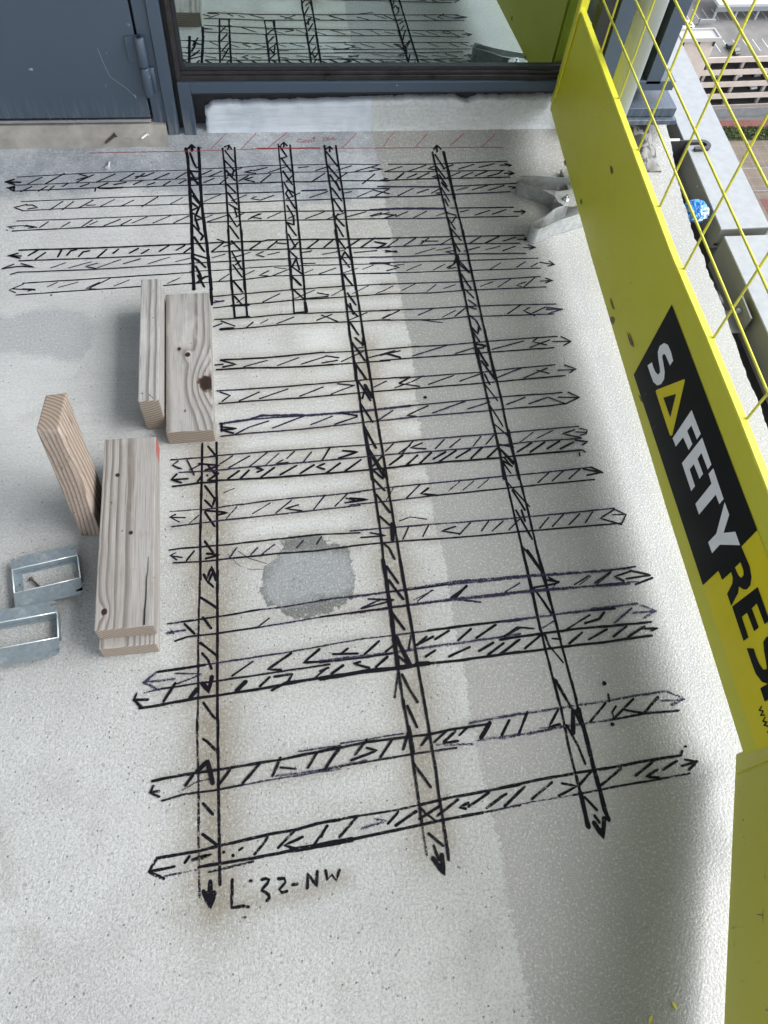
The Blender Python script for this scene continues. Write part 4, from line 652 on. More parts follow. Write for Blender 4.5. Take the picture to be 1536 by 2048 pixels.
# long scratch on the leaf
bm = BM()
def scratch(pts, wd=.0009):
    for (a, b), (c, d) in zip(pts, pts[1:]):
        v = Vector((c - a, d - b)).normalized(); n = Vector((-v.y, v.x)) * wd / 2
        bm.faces.new([bm.verts.new((p[0], 1.7474, p[1])) for p in ((a - n.x, b - n.y), (a + n.x, b + n.y), (c + n.x, d + n.y), (c - n.x, d - n.y))])
scratch([(-.318, .255), (-.313, .224), (-.306, .193), (-.275, .165), (-.262, .148)])
scratch([(-.262, .151), (-.259, .143)], .003)
obj('scratch', bm, simple('scratch_grey', (.22, .25, .28), .6), door)

# ------------------------------------------------------------------ window wall
win = empty('window_wall', (.3, 1.75, .05), 'slate blue framed window reflecting the marked floor, beside the door', 'window')
F = MAT['frame']
def part(name, a, b, mat, bev=.0008, parent=None):
    q = BM(); box(q, a, b, bev); return obj(name, q, mat, parent or win)
part('mullion', (-.2000, 1.745, .052), (-.1735, 1.80, 2.71), F)
part('gasket', (-.1735, 1.768, .045), (-.1625, 1.80, 2.71), MAT['gasket'], 0)
part('mullion', (-.1625, 1.745, .047), (-.1345, 1.80, .1785), F)
part('sill_rail', (-.1345, 1.745, .154), (1.045, 1.80, .1785), F)
part('glazing_bead', (-.1625, 1.752, .179), (-.1520, 1.80, 2.70), MAT['bead'])
part('glazing_bead', (-.1518, 1.752, .179), (.800, 1.80, .1905), MAT['bead'])
part('glazing_bead', (-.1518, 1.756, .191), (.800, 1.80, .1985), MAT['bead'])
part('gasket', (-.1518, 1.760, .199), (-.1420, 1.80, 2.70), MAT['gasket'], 0)
part('gasket', (-.1418, 1.760, .199), (.800, 1.80, .2075), MAT['gasket'], 0)
part('drip_lip', (-.1345, 1.7470, .1490), (.86, 1.775, .1535), MAT['gasket'], .0005)
bm = BM(); box(bm, (-.1418, 1.7675, .200), (.800, 1.7755, 2.70)); obj('glass_pane', bm, MAT['glass'], win)
part('gasket', (.800, 1.752, .179), (.838, 1.80, 2.71), MAT['gasket'], 0)
part('mullion', (.838, 1.745, .179), (.902, 1.80, 2.71), F)
part('corner_post', (.968, 1.745, .17), (1.006, 1.83, 2.71), F)
part('corner_backing', (.902, 1.79, .05), (.968, 1.82, 2.71), MAT['membrane'], 0)
part('sill_rail', (.80, 1.722, .100), (1.065, 1.80, .122), F)
part('sill_flange', (.80, 1.708, .086), (1.07, 1.80, .0985), F)
part('void_backing', (-.1345, 1.785, .03), (.90, 1.80, .154), MAT['membrane'], 0)
part('transom', (-.1345, 1.745, 2.70), (.90, 1.80, 2.72), F)
# torn membrane in the corner opening
bm = BM()
cols = []
for i in range(9):
    x = .904 + i * .0075
    cols.append([bm.verts.new((x, 1.775 + .012 * mnoise.noise(Vector((x * 60, j * .7, 2))), .12 + j * .032 + (.03 * mnoise.noise(Vector((x * 90, 9, 1))) if j == 10 else 0))) for j in range(11)])
for a, b in zip(cols, cols[1:]):
    for j in range(10): bm.faces.new((a[j], b[j], b[j + 1], a[j + 1]))
obj('torn_membrane', bm, MAT['membrane'], win, True)
bm = BM(); box(bm, (.904, 1.776, .43), (.967, 1.786, 2.7)); obj('corner_infill', bm, simple('pale_grey_sealant', (.40, .42, .43), .7), win)

# white coated upstand under the sill
bm = BM()
nx = 150; rows = 7; g = []
for i in range(nx + 1):
    x = -.108 + i * (.90 + .108) / nx
    top = .1175 + .004 * mnoise.noise(Vector((x * 30, 0, 0))) + .003 * mnoise.noise(Vector((x * 110, 3, 0))) + .009 * min(max((x - .1) / .3, 0), 1)
    if .50 < x < .56: top -= .012 * (1 - abs(x - .53) / .03)
    if x < -.09: top -= (-.09 - x) * .8 + .006 * abs(mnoise.noise(Vector((x * 400, 1, 0))))
    g.append([bm.verts.new((x + (.010 * mnoise.noise(Vector((j * 3.3, 7, 0))) - .004 * (7 - j) / 7 if i == 0 else .004 * mnoise.noise(Vector((j * 2.7, 3, 0))) if i == 1 else 0), (1.7515 + .007 * (j / rows) + .0012 * mnoise.noise(Vector((x * 24, j * .8, 0))) + .0008 * mnoise.noise(Vector((x * 130, j * 2.1, 0))) - .006 * math.exp(-j * 2.2)),
                            .044 + (top - .044) * (j / rows))) for j in range(rows + 1)])
for a, b in zip(g, g[1:]):
    for j in range(rows): bm.faces.new((a[j], b[j], b[j + 1], a[j + 1]))
for a, b in zip(g, g[1:]):
    va = [bm.verts.new((v[-1].co.x, 1.784, v[-1].co.z - .002)) for v in (a, b)]
    bm.faces.new((a[-1], b[-1], va[1], va[0]))
va = [bm.verts.new((v.co.x, 1.784, v.co.z)) for v in g[0]]
for j in range(rows): bm.faces.new((g[0][j], g[0][j + 1], va[j + 1], va[j]))
bmesh.ops.remove_doubles(bm, verts=bm.verts, dist=1e-5)
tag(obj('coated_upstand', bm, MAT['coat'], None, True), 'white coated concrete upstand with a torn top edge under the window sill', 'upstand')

# ------------------------------------------------------------------ marker lines on the slab
ST = {'K': (4.4, 1.0, .0), 'k': (3.5, .98, .12), 'n': (3.1, .96, .35), 't': (2.5, .88, .45), 'b': (2.5, .90, .9), 'H': (7.5, 1.05, .0), 'L': (4.7, 1.0, .0),
      'l': (3.8, .90, .1), 'M': (5.6, 1.05, .0), 'p': (4.8, .90, .9), 'q': (3.6, .92, .75), 'P': (6.6, .88, 1.0), 's': (1.2, 1.0, 0), 'r': (1.4, .82, 0), 'R': (2.0, .8, 0)}
zi = [0]
def strokes(name, text, mat, label=None):
    V, Fc, cov, hue, edge = [], [], [], [], []
    for s in text.split(';'):
        wd = s.split(' ')
        W, C, H = ST[wd[0]]
        pts = [Vector((int(a) / 10000, int(b) / 10000)) for a, b in (p.split(',') for p in wd[1:])]
        if len(pts) > 2 and wd[0] in 'LHlkKnqtpPr' and len(pts) <= 9 and (pts[0] - pts[-1]).length < .09:
            pass
        # resample
        Q = [pts[0]]
        for a, b in zip(pts, pts[1:]):
            n = max(1, int((b - a).length / .007))
            for i in range(1, n + 1): Q.append(a.lerp(b, i / n))
        sd_ = random.random() * 100
        zi[0] += 1
        dz = .0004 + (zi[0] % 230) * .000006
        L = len(Q)
        if L < 2 : continue
        d0 = (Q[1] - Q[0]).normalized(); d1 = (Q[-1] - Q[-2]).normalized()
        Q = [Q[0] - d0 * W * .0004] + Q + [Q[-1] + d1 * W * .0004]
        L = len(Q)
        base = len(V)
        for i, p in enumerate(Q):
            d = (Q[min(i + 1, L - 1)] - Q[max(i - 1, 0)])
            d = d.normalized() if d.length > 1e-9 else d0
            nrm = Vector((-d.y, d.x))
            wv = W * .0005 * (1 + .28 * mnoise.noise(Vector((sd_, i * .45, 0)))) * (.45 if i in (0, L - 1) else 1)
            off = nrm * .0006 * mnoise.noise(Vector((sd_ + 40, i * .22, 0)))
            cc = C * (1 + .10 * mnoise.noise(Vector((sd_ + 9, i * .12, 0))))
            for e, k in ((1, 1), (0, 0), (1, -1)):
                q = p + off + nrm * wv * k
                V.append((q.x, q.y, zfl(q.y) + dz)); cov.append(cc); hue.append(H); edge.append(e)
        for i in range(L - 1):
            a = base + i * 3
            Fc += [(a, a + 3, a + 4, a + 1), (a + 1, a + 4, a + 5, a + 2)]
    me = bpy.data.meshes.new(name)
    me.from_pydata(V, [], Fc)
    for nm, arr in (('cov', cov), ('hue', hue), ('edge', edge)):
        at = me.attributes.new(nm, 'FLOAT', 'POINT'); at.data.foreach_set('value', np.array(arr, np.float32))
    me.materials.append(mat)
    o = bpy.data.objects.new(name, me)
    link(o, floor)
    if label: o['label'] = label
    return o
for kx, tx in STROKES.items():
    if kx == 'rd': strokes('exclusion_line', tx, MAT['red'], 'thin red line with slanted ticks along the wall')
    elif kx == 'rt': strokes('handwriting', tx, MAT['red'], 'red handwritten words "Cant see"')
    elif kx == 'tx': strokes('handwriting', tx, MAT['ink'], 'black handwritten "L:32-NW"')
    elif kx == 'v1': strokes('marker_band', tx, MAT['ink'], 'heaviest black band, running from the wall to the flat block')
    elif kx == 'v6': strokes('marker_band', tx, MAT['ink'], 'black band running from the flat block to the handwriting')
    elif kx[0] == 'v': strokes('marker_band', tx, MAT['ink'], 'black hatched band running away from the wall')
    else: strokes('marker_band', tx, MAT['ink'])

# ------------------------------------------------------------------ timber offcuts
BG = 'weathered timber offcuts lying on the floor'
def block(name, size, loc, rz, mat, label, jit=.0012):
    bm = BM()
    box(bm, (-size[0] / 2, -size[1] / 2, -size[2] / 2), (size[0] / 2, size[1] / 2, size[2] / 2), .0022, 2)
    for v in bm.verts:
        v.co += Vector((mnoise.noise(v.co * 30 + Vector((loc[0] * 9, 0, 0))), 2 * mnoise.noise(v.co * 25 + Vector((5, loc[1] * 9, 0))), mnoise.noise(v.co * 30 + Vector((0, 9, 3))))) * jit * .5
    o = obj(name, bm, mat)
    o.location = (loc[0], loc[1], loc[2] + size[2] / 2); o.rotation_euler = (0, 0, R_(rz))
    return tag(o, label, 'wood block', BG)
GREY, GDK = (.345, .337, .325), (.14, .122, .108)
w1 = m_wood('weathered_pine_knotty', GREY, GDK, 1, (.012, .075), .0056, 1.3, ((.0345, -.066, .0185), (-.018, .026, .0042), (-.002, .010, .0058)), None)
block('wood_block', (.089, .356, .038), (-.1625, 1.056, .0), .3, w1, 'grey timber block lying flat with a large dark knot near its right edge')
w2 = m_wood('weathered_pine_edge', (.38, .375, .37), GDK, 1, (.03, -.11), .0062, 4.1)
block('wood_block', (.038, .312, .089), (-.2290, 1.071, .0), .2, w2, 'narrow timber block standing on edge left of the knotty flat block')
w3 = m_wood('weathered_pine_top', (.335, .322, .306), (.13, .108, .094), 1, (-.03, .085), .0058, 7.7, ((-.031, -.152, .006),), (.0448, .150, .176))
block('wood_block', (.091, .366, .038), (-.2618, .6605, .0385), -.1, w3, 'top timber block of the stacked pair, cracked at its near end')
w4 = m_wood('weathered_pine_under', (.38, .365, .345), GDK, 1, (.02, -.06), .006, 2.2)
block('wood_block', (.090, .360, .038), (-.2655, .641, .0), .4, w4, 'bottom timber block of the stacked pair, almost hidden under the top one')
# crack at the end of the top block
bm = BM()
cr = [(-.2305, .4795), (-.2300, .505), (-.2285, .525), (-.2283, .56), (-.2262, .575), (-.2258, .60)]
for i, ((a, b), (c, d)) in enumerate(zip(cr, cr[1:])):
    wv0 = .0011 * (1 - i / 5) + .0003; wv1 = .0011 * (1 - (i + 1) / 5) + .0003
    bm.faces.new([bm.verts.new(p) for p in ((a - wv0, b, .0778), (a + wv0, b, .0778), (c + wv1, d, .0778), (c - wv1, d, .0778))])
top_block = [o for o in COL.objects if o.name.startswith('wood_block') and 'top timber' in o['label']][0]
bpy.context.view_layer.update()
obj('crack', bm, MAT['gasket'], top_block)
for (a, b) in ((-.281, .765), (-.2555, .648)):
    bm = BM(); tube(bm, [(a, b, .0765), (a, b, .0777)], .0036, 10); obj('nail_hole', bm, MAT['gasket'], top_block)
# upright block leaning back
bm = BM()
vs = [(-.3585, .6915, .0), (-.3215, .689, .0), (-.3215, .778, .0), (-.3585, .780, .0), (-.364, .7445, .250), (-.3312, .7410, .251), (-.3275, .826, .236), (-.3600, .823, .236)]
cen = Vector((-.343, .76, .12))
V8 = [bm.verts.new(Vector(v) - cen) for v in vs]
for f in ((0, 1, 2, 3), (4, 5, 6, 7), (0, 1, 5, 4), (1, 2, 6, 5), (2, 3, 7, 6), (3, 0, 4, 7)): bm.faces.new([V8[i] for i in f])
bmesh.ops.bevel(bm, geom=list(bm.edges), offset=.0025, segments=2, affect='EDGES', profile=.6)
o = obj('wood_block', bm, m_wood('weathered_pine_upright', (.36, .30, .25), (.15, .105, .08), 2, (.055, .045), .0066, 5.5)); o.location = cen
tag(o, 'brownish timber block stood upright on its end, leaning back beside the stacked pair', 'wood block', BG)

# ------------------------------------------------------------------ steel box covers
def cover(loc, rz, rx, label, name='box_cover'):
    e = empty(name, loc, label, 'metal cover', 'galvanised box covers beside the timber', (R_(rx), 0, R_(rz)))
    L, Wd, H = .1085, .0965, .0175
    yo0, yo1 = -.0185, .0270            # opening across
    def rr(x0, y0, x1, y1, corner):    # flange outline with chamfered, slotted outer corners
        return corner
    def flange(ya, yb, sgn, nm):
        # ya: inner fold, yb: outer edge
        b = BM()
        x0, x1 = -L / 2, L / 2
        s = 1 if yb > ya else -1
        out = [(x0, ya), (x0, yb - s * .006), (x0 + .003, yb)]
        out += [(x0 + .006, yb), (x0 + .0125, yb - s * .0100), (x0 + .0165, yb - s * .0085), (x0 + .0150, yb)] if nm else []
        out += [(x1 - .004, yb), (x1, yb - s * .004), (x1, yb - s * .0055), (x1 - .0100, yb - s * .0062), (x1 - .0108, yb - s * .0092), (x1 - .002, yb - s * .0105), (x1, yb - s * .0125), (x1, ya)]
        prism(b, out, H - .0016, H)
        return obj('flange', b, MAT['galv'], e, False, True)
    flange(yo1, Wd / 2, 1, True); flange(yo0, -Wd / 2, -1, False)
    b = BM()                                     # folded walls going down round the opening
    t = .0016
    box(b, (-L / 2, yo1 - t, .0006), (L / 2, yo1, H - .0002), .0004)
    box(b, (-L / 2, yo0, .0006), (L / 2, yo0 + t, H - .0002), .0004)
    box(b, (-L / 2, yo0, .0006), (-L / 2 + t, yo1, H), .0004)
    box(b, (L / 2 - t, yo0, .0006), (L / 2, yo1, H), .0004)
    obj('side_wall', b, MAT['galv'], e, False, True)
    for p0, p1 in (((-L / 2, yo1 - .0004, H - .0007), (L / 2, yo1 - .0004, H - .0007)), ((-L / 2, yo0 + .0004, H - .0007), (L / 2, yo0 + .0004, H - .0007)), ((-L / 2 + .0006, yo0, H - .0005), (-L / 2 + .0006, yo1, H - .0005)), ((L / 2 - .0006, yo0, H - .0005), (L / 2 - .0006, yo1, H - .0005))):
        b = BM(); tube(b, [p0, p1], .0011, 8); obj('folded_edge', b, MAT['galv_edge'], e, True, True)
    b = BM()
    box(b, (-L / 2 + t, yo0 + t, .0006), (-L / 2 + .0115, yo1 - t, .0020)); box(b, (L / 2 - .0085, yo0 + t, .0006), (L / 2 - t, yo1 - t, .0020))
    box(b, (-L / 2 + .0115, yo1 - .0045, .0006), (L / 2 - .0085, yo1 - t, .0020))
    lip = obj('inner_lip', b, MAT['galv'], e, False, True)
    for xx in (-L / 2 + .0062, L / 2 - .005):
        b = BM(); tube(b, [(xx, .003, .0018), (xx, .003, .0024)], .0013, 10); obj('screw_hole', b, MAT['gasket'], lip, False, True)
    return e
cover((-.4060, .6100, .0), 9.8, 0, 'galvanised box cover with a loose screw lying inside its opening')
cover((-.4335, .5085, .003), 6.0, 1.5, 'galvanised box cover nearest the camera, cut by the left edge of the photo')

def screw(name, a, b, r, mat, label, cat='screw', head=2.1, thread=True):
    a, b = Vector(a), Vector(b); d = (b - a)
    e = empty(name, a, label, cat)
    q = BM()
    n = 22; pts = []; rs = []
    for i in range(n + 1):
        t = i / n
        pts.append(a + d * (.10 + .90 * t)); rs.append(max(r * (1 - max(t - .85, 0) * 6), r * .12) * ((1.22 if i % 2 else .82) if thread and t > .15 else 1))
    tube(q, pts, rs, 8); obj('shank', q, mat, e, False)
    q = BM(); tube(q, [a, a + d * .05, a + d * .14], [r * head, r * head, r * .95], 14); obj('head', q, mat, e)
    return e
screw('loose_screw', (-.4360, .6140, .0062), (-.4125, .5890, .0030), .0017, MAT['screw_dark'], 'dull steel screw lying inside the upper box cover')
screw('loose_screw', (-.3200, 1.7235, .0690), (-.3475, 1.7100, .0550), .0028, MAT['screw_dark'], 'dark rusty screw lying on the sill below the door', head=1.9)
screw('wall_anchor', (-.2457, 1.7235, .0700), (-.2630, 1.7150, .0630), .0026, MAT['plastic'], 'small white plastic anchor lying below the door near the mullion', 'wall plug', head=1.7, thread=False)
screw('loose_bolt', (-.3420, 1.6490, .0345), (-.3390, 1.6700, .0375), .0024, MAT['zinc'], 'shiny bolt lying on the floor above the topmost marker line', 'bolt', head=2.4, thread=False)
bm = BM()
pts = []
a = Vector((-.0915, .6245)); 
for i in range(15):
    t = i / 14
    p = Vector((-.103, .632)).lerp(Vector((-.039, .594)), t) + Vector((-.5, -1)).normalized() * .012 * math.sin(math.pi * t)
    pts.append((p.x, p.y, .0012 + .002 * math.sin(t * 9)))
tube(bm, pts, .0005, 6); tag(obj('loose_fibre', bm, MAT['fibre']), 'thin dark curved fibre lying beside the grey patch', 'fibre')

# ------------------------------------------------------------------ clamp
cl = empty('steel_clamp', (.70, 1.48, .01), 'dull steel clamp with two bent arms lying half under the yellow barrier', 'clamp')
zc = .008
def arm(pts, th, h0, h1, mat, nm):
    q = BM(); strap(q, pts, th, lambda i: zfl(pts[i][1]) + .001, lambda i: zfl(pts[i][1]) + h0 + (h1 - h0) * i / (len(pts) - 1)); return obj(nm, q, mat, cl)
tipA = [(.641 + .0115 * math.cos(a), 1.5555 + .0115 * math.sin(a)) for a in [R_(t) for t in range(95, 260, 15)]]
arm([(.80, 1.548), (.74, 1.5605), (.68, 1.5665)] + tipA + [(.665, 1.5335), (.690, 1.5200), (.712, 1.5020)], .0026, .036, .036, MAT['galv_dull'], 'arm')
tipB = [(.6405 + .0120 * math.cos(a), 1.4030 + .0120 * math.sin(a)) for a in [R_(t) for t in range(110, 300, 15)]]
arm([(.735, 1.4680), (.700, 1.4560), (.668, 1.4310)] + tipB + [(.690, 1.4130), (.74, 1.4300), (.80, 1.4500)], .0026, .042, .042, MAT['galv_arm'], 'arm')
bm = BM(); prism(bm, [(.707, 1.500), (.712, 1.478), (.726, 1.462), (.745, 1.462), (.80, 1.482), (.80, 1.540), (.748, 1.520), (.716, 1.516)], .043, .046); pv = obj('pivot_plate', bm, MAT['galv_dull'], cl)
bm = BM(); tube(bm, [(.7330, 1.4870, .046), (.7330, 1.4870, .0475)], .0088, 20); tube(bm, [(.7330, 1.4870, .0475), (.7330, 1.4870, .0520)], .0072, 6); tube(bm, [(.7330, 1.4870, .0535), (.7330, 1.4870, .0585)], .0034, 10)
obj('bolt', bm, MAT['steel'], pv)
bm = BM(); prism(bm, [(.707, 1.500), (.712, 1.478), (.745, 1.462), (.80, 1.482), (.80, 1.540), (.716, 1.516)], zfl(1.48) + .001, zfl(1.48) + .004); obj('lower_plate', bm, MAT['galv_dull'], cl)

# ------------------------------------------------------------------ yellow barrier
X0, Y0B, SL = .6806, .1794, (.74 - .6806) / (1.735 - .1794)
def bx(y, off=0.0): return X0 + (y - Y0B) * SL + off
bar = empty('edge_barrier', (.73, .95, 0), 'yellow mesh edge barrier with a tall toe board carrying black and yellow lettering', 'barrier')
ZBOT = sorted(BOT); ZBOT = [(.02, ZBOT[0][1])] + ZBOT
ZTOP = sorted(LIP); ZTOP = [(.02, ZTOP[0][1])] + ZTOP + [(1.7482, ZTOP[-1][1] + .001)]
def ib(y): return float(np.interp(y, [p[0] for p in ZBOT], [p[1] for p in ZBOT]))
def it(y): return float(np.interp(y, [p[0] for p in ZTOP], [p[1] for p in ZTOP]))
ysb = np.linspace(.03, 1.7482, 60)
bm = BM(); prev = None
for y in ysb:
    r = [bm.verts.new((bx(y), y, ib(y))), bm.verts.new((bx(y), y, it(y))), bm.verts.new((bx(y, .002), y, it(y))), bm.verts.new((bx(y, .002), y, ib(y)))]
    if prev:
        for i in range(4): bm.faces.new((prev[i], r[i], r[(i + 1) % 4], prev[(i + 1) % 4]))
    else: bm.faces.new(r)
    prev = r
bm.faces.new(prev)
toe = obj('toe_board', bm, MAT['yellow'], bar)
bm = BM(); prev = None
for y in ysb:
    z = it(y)
    r = [bm.verts.new((bx(y, -.0012), y, z + .0012)), bm.verts.new((bx(y, .0005), y, z + .0035)), bm.verts.new((bx(y, .0125), y, z + .0035)), bm.verts.new((bx(y, .0125), y, z - .010)), bm.verts.new((bx(y, .0105), y, z - .010)), bm.verts.new((bx(y, .0105), y, z + .0012))]
    if prev:
        for i in range(6): bm.faces.new((prev[i], r[i], r[(i + 1) % 6], prev[(i + 1) % 6]))
    else: bm.faces.new(r)
    prev = r
bm.faces.new(prev)
obj('top_lip', bm, MAT['yellow'], toe)
bm = BM(); box(bm, (bx(1.745, -.003), 1.7392, .125), (bx(1.745, .020), 1.7486, 1.10), .001); obj('end_upright', bm, MAT['yellow'], bar)
bm = BM(); box(bm, (bx(1.725, -.006), 1.722, .150), (bx(1.725, -.001), 1.7345, 1.10), .001); obj('end_flange', bm, MAT['yellow'], bar)
for kz in range(0, 9):
    q = BM(); tube(q, [(bx(y, .0075), y, .4150 + .003 * (y - .64) + .0795 * kz) for y in (.04, .64, 1.2, 1.742)], .0021, 8)
    obj('mesh_wire', q, MAT['yellow_wire'], bar, True)
ky = 0
yv = [1.575, 1.415, 1.2565, 1.0985, .9395, .7775, .613, .452, .292, .132]
for y in yv:
    q = BM(); tube(q, [(bx(y, .0125), y, it(y) - .02), (bx(y, .0125), y, .70), (bx(y, .0125), y, 1.08)], .0021, 8)
    obj('mesh_wire', q, MAT['yellow_wire'], bar, True)
q = BM(); tube(q, [(bx(y, .015), y, 1.12) for y in (.04, .64, 1.2, 1.742)], .016, 14); obj('top_rail', q, MAT['yellow'], bar, True)

def flat(q, poly, off):
    vs = [q.verts.new((bx(y, -off), y, z)) for y, z in poly]
    for t in tessellate_polygon([[Vector((y, z, 0)) for y, z in poly]]):
        q.faces.new([vs[i] for i in t])

def onboard(poly, off, mat, name, par, extra=()):
    """flat print on the toe board, outline in (y, z)"""
    q = BM()
    flat(q, poly, off)
    return obj(name, q, mat, par)
ys_poly = [YSTK[0], YSTK[1], (.05, YSTK[1][1] + .004), (.05, YSTKN[0][1] + .002), YSTKN[0]]
stk = onboard(ys_poly, .0006, MAT['yellow_print'], 'sticker', toe)
blk = onboard(BLACKP, .0011, MAT['black_print'], 'sticker', toe)
blk['label'] = 'scratched black sticker with the letters of SAFETY'
stk['label'] = 'yellow sticker with black letters'
q = BM()
for L in (L_S, L_F, L_E, L_T, L_Y):
    flat(q, L, .0016)
    obj('letter', q, MAT['white_print'], toe); q = BM()
q = BM()                                                  # the A drawn as a yellow triangle outline, and the bowl of the R
ins = sorted(L_TRIIN); o3 = [L_TRI[0], L_TRI[3], L_TRI[6]]
cI = (sum(p[0] for p in L_TRIIN) / 3, sum(p[1] for p in L_TRIIN) / 3)
def angp(p): return math.atan2(p[1] - cI[1], p[0] - cI[0])
inn = sorted(L_TRIIN, key=angp); outp = sorted(L_TRI, key=angp)
oi = []
for p in outp:
    oi.append(min(range(3), key=lambda i: (inn[i][0] - p[0]) ** 2 + (inn[i][1] - p[1]) ** 2))
vo = [q.verts.new((bx(p[0], -.0016), p[0], p[1])) for p in outp]; vi = [q.verts.new((bx(p[0], -.0016), p[0], p[1])) for p in inn]
for i in range(len(outp)):
    j = (i + 1) % len(outp)
    fs = [vo[i], vo[j], vi[oi[j]]] + ([vi[oi[i]]] if oi[i] != oi[j] else [])
    q.faces.new(fs)
obj('letter', q, MAT['yellow_print'], toe)['label'] = 'yellow triangle outline standing for the letter A'
q = BM(); flat(q, L_RIN, .0016); obj('letter_bowl', q, MAT['yellow_print'], toe)
q = BM()
E2 = [(y - .2720, z + .0045) for y, z in L_E]; S2 = [(y - .5650, z + .0115) for y, z in L_S]
pa, pb = P_ST[0], P_ST[2]; zz = pa[1]; Pp = [(pa[0], zz), (pa[0], zz + .083), (pa[0] - .027, zz + .083), (pa[0] - .047, zz + .073), (pa[0] - .05, zz + .054), (pa[0] - .041, zz + .037), (pb[0], zz + .033), (pb[0], zz)]
for L in (E2, S2, Pp):
    flat(q, L, .0013)
    obj('letter', q, MAT['black_print'], toe); q = BM()
def thin(pts, wd):
    for (a, b), (c, d) in zip(pts, pts[1:]):
        v = Vector((c - a, d - b)).normalized(); n = Vector((-v.y, v.x)) * wd / 2; a -= v.x * wd * .3; b -= v.y * wd * .3; c += v.x * wd * .3; d += v.y * wd * .3
        q.faces.new([q.verts.new((bx(p[0], -.0013), p[0], p[1])) for p in ((a - n.x, b - n.y), (a + n.x, b + n.y), (c + n.x, d + n.y), (c - n.x, d - n.y))])
thin(W1, .0022); thin(W2, .0022); thin([(WD[0][0], WD[0][1]), (WD[0][0] - .002, WD[0][1])], .0026)
thin([(p[0] - .046, p[1] - .001) for p in W1], .0022)
obj('web_address', q, MAT['black_print'], toe)['label'] = 'small black letters of a web address'

def blotch(poly, nm='scuff_mark'):
    q = BM(); flat(q, poly, .0009); return obj(nm, q, MAT['scuff'], toe)
for S_ in SCUFFS: blotch(S_)
# scuffed second barrier in the foreground
B0, B1 = Vector((.7055, .1834)) * .973, Vector((.555, -.167)) * .973
dirB = (B1 - B0).normalized(); nB = Vector((dirB.y, -dirB.x)) * 1.0
if nB.x > 0: nB = -nB
ang = math.atan2(dirB.y, dirB.x)
bar2 = empty('edge_barrier', (B0.x, B0.y, 0), 'scuffed olive yellow barrier panel in the near right corner of the photo', 'barrier')
def loc2(u, o, z): p = B0 + dirB * u + nB * o; return (p.x, p.y, z)
def lbox(u0, u1, o0, o1, z0, z1, mat, nm, par):
    q = BM()
    v = [q.verts.new(loc2(u, o, z)) for u in (u0, u1) for o in (o0, o1) for z in (z0, z1)]
    for f in ((0, 1, 3, 2), (4, 5, 7, 6), (0, 1, 5, 4), (2, 3, 7, 6), (0, 2, 6, 4), (1, 3, 7, 5)): q.faces.new([v[i] for i in f])
    return obj(nm, q, mat, par)
t2 = lbox(0, 1.6, -.002, 0, .034, .335, MAT['yellow_old'], 'toe_board', bar2)
lbox(.0, .030, .0004, .0034, .042, .335, MAT['yellow_old'], 'end_flange', t2)
lbox(0, 1.6, -.022, .0012, .336, .340, MAT['yellow_old'], 'top_lip', t2)
lbox(-.004, .018, -.024, -.004, .06, 1.08, MAT['yellow_old'], 'end_upright', bar2)
for kz in range(9):
    q = BM(); tube(q, [loc2(0, -.012, .42 + .0795 * kz), loc2(1.6, -.012, .42 + .0795 * kz)], .0021, 8); obj('mesh_wire', q, MAT['yellow_wire'], bar2, True)
for k2 in range(1, 10):
    q = BM(); tube(q, [loc2(.16 * k2, -.018, .32), loc2(.16 * k2, -.018, 1.08)], .0021, 8); obj('mesh_wire', q, MAT['yellow_wire'], bar2, True)

rs = random.Random(3)
for i in range(26):
    u, z, a, L = rs.uniform(.03, .36), rs.uniform(.05, .30), rs.choice((0, 0, math.pi / 2)) + rs.uniform(-.2, .2), rs.uniform(.008, .045)
    wd_ = rs.uniform(.0005, .0013); q = BM(); cu, cz = math.cos(a) * L / 2, math.sin(a) * L / 2; nu, nz = -math.sin(a) * wd_, math.cos(a) * wd_
    q.faces.new([q.verts.new(loc2(u + p, .0007, z + r)) for p, r in ((-cu, -cz), (nu * .8, nz * .8), (cu, cz), (-nu, -nz))]); obj('scratch', q, MAT['scuff'], t2)
# galvanised pole behind the mesh
pole = empty('scaffold_pole', (.8145, 1.556, .03), 'galvanised steel pole standing behind the yellow mesh at the window corner', 'pole')
bm = BM(); tube(bm, [(.8145, 1.556, .036), (.8145, 1.556, 1.2), (.8145, 1.556, 2.715)], .0283, 32); o = obj('tube', bm, MAT['galv_pole'], pole, True)
bm = BM(); box(bm, (.755, 1.50, .026), (.875, 1.612, .036), .001); obj('base_plate', bm, MAT['galv_dull'], pole)

# ------------------------------------------------------------------ slab edge bits
def capx(name, inner, outer, zt, depth, label):
    e = empty(name, (inner[0][0], inner[0][1], zt), label, 'cladding', 'pale cladding covers along the slab edge')
    q = BM(); prism(q, [inner[0], inner[1], outer[1], outer[0]], zt - .004, zt); bmesh.ops.bevel(q, geom=[x for x in q.edges if abs(x.verts[0].co.z - zt) < 1e-6 and abs(x.verts[1].co.z - zt) < 1e-6 and len(x.link_faces) == 2 and abs(x.link_faces[0].normal.z - x.link_faces[1].normal.z) > .5], offset=.001, segments=1, affect='EDGES')
    obj('cover_sheet', q, MAT['clad'], e)
    q = BM()
    strap(q, [(inner[0][0] + .002, inner[0][1]), (inner[1][0] + .002, inner[1][1] + .001)], .003, zt - depth, zt - .0045)
    strap(q, [(inner[1][0] + .002, inner[1][1] + .0025), (outer[1][0], outer[1][1] + .0025)], .003, zt - depth * .8, zt - .0045)
    box(q, (inner[1][0] - .004, inner[1][1] + .002, zt - depth - .003), (inner[1][0] + .02, inner[0][1], zt - depth))
    obj('side_channel', q, MAT['clad_side'], e)
    q = BM(); strap(q, [outer[0], outer[1]], .003, zt - .30, zt - .0045); obj('outer_face', q, MAT['clad'], e)
    return e
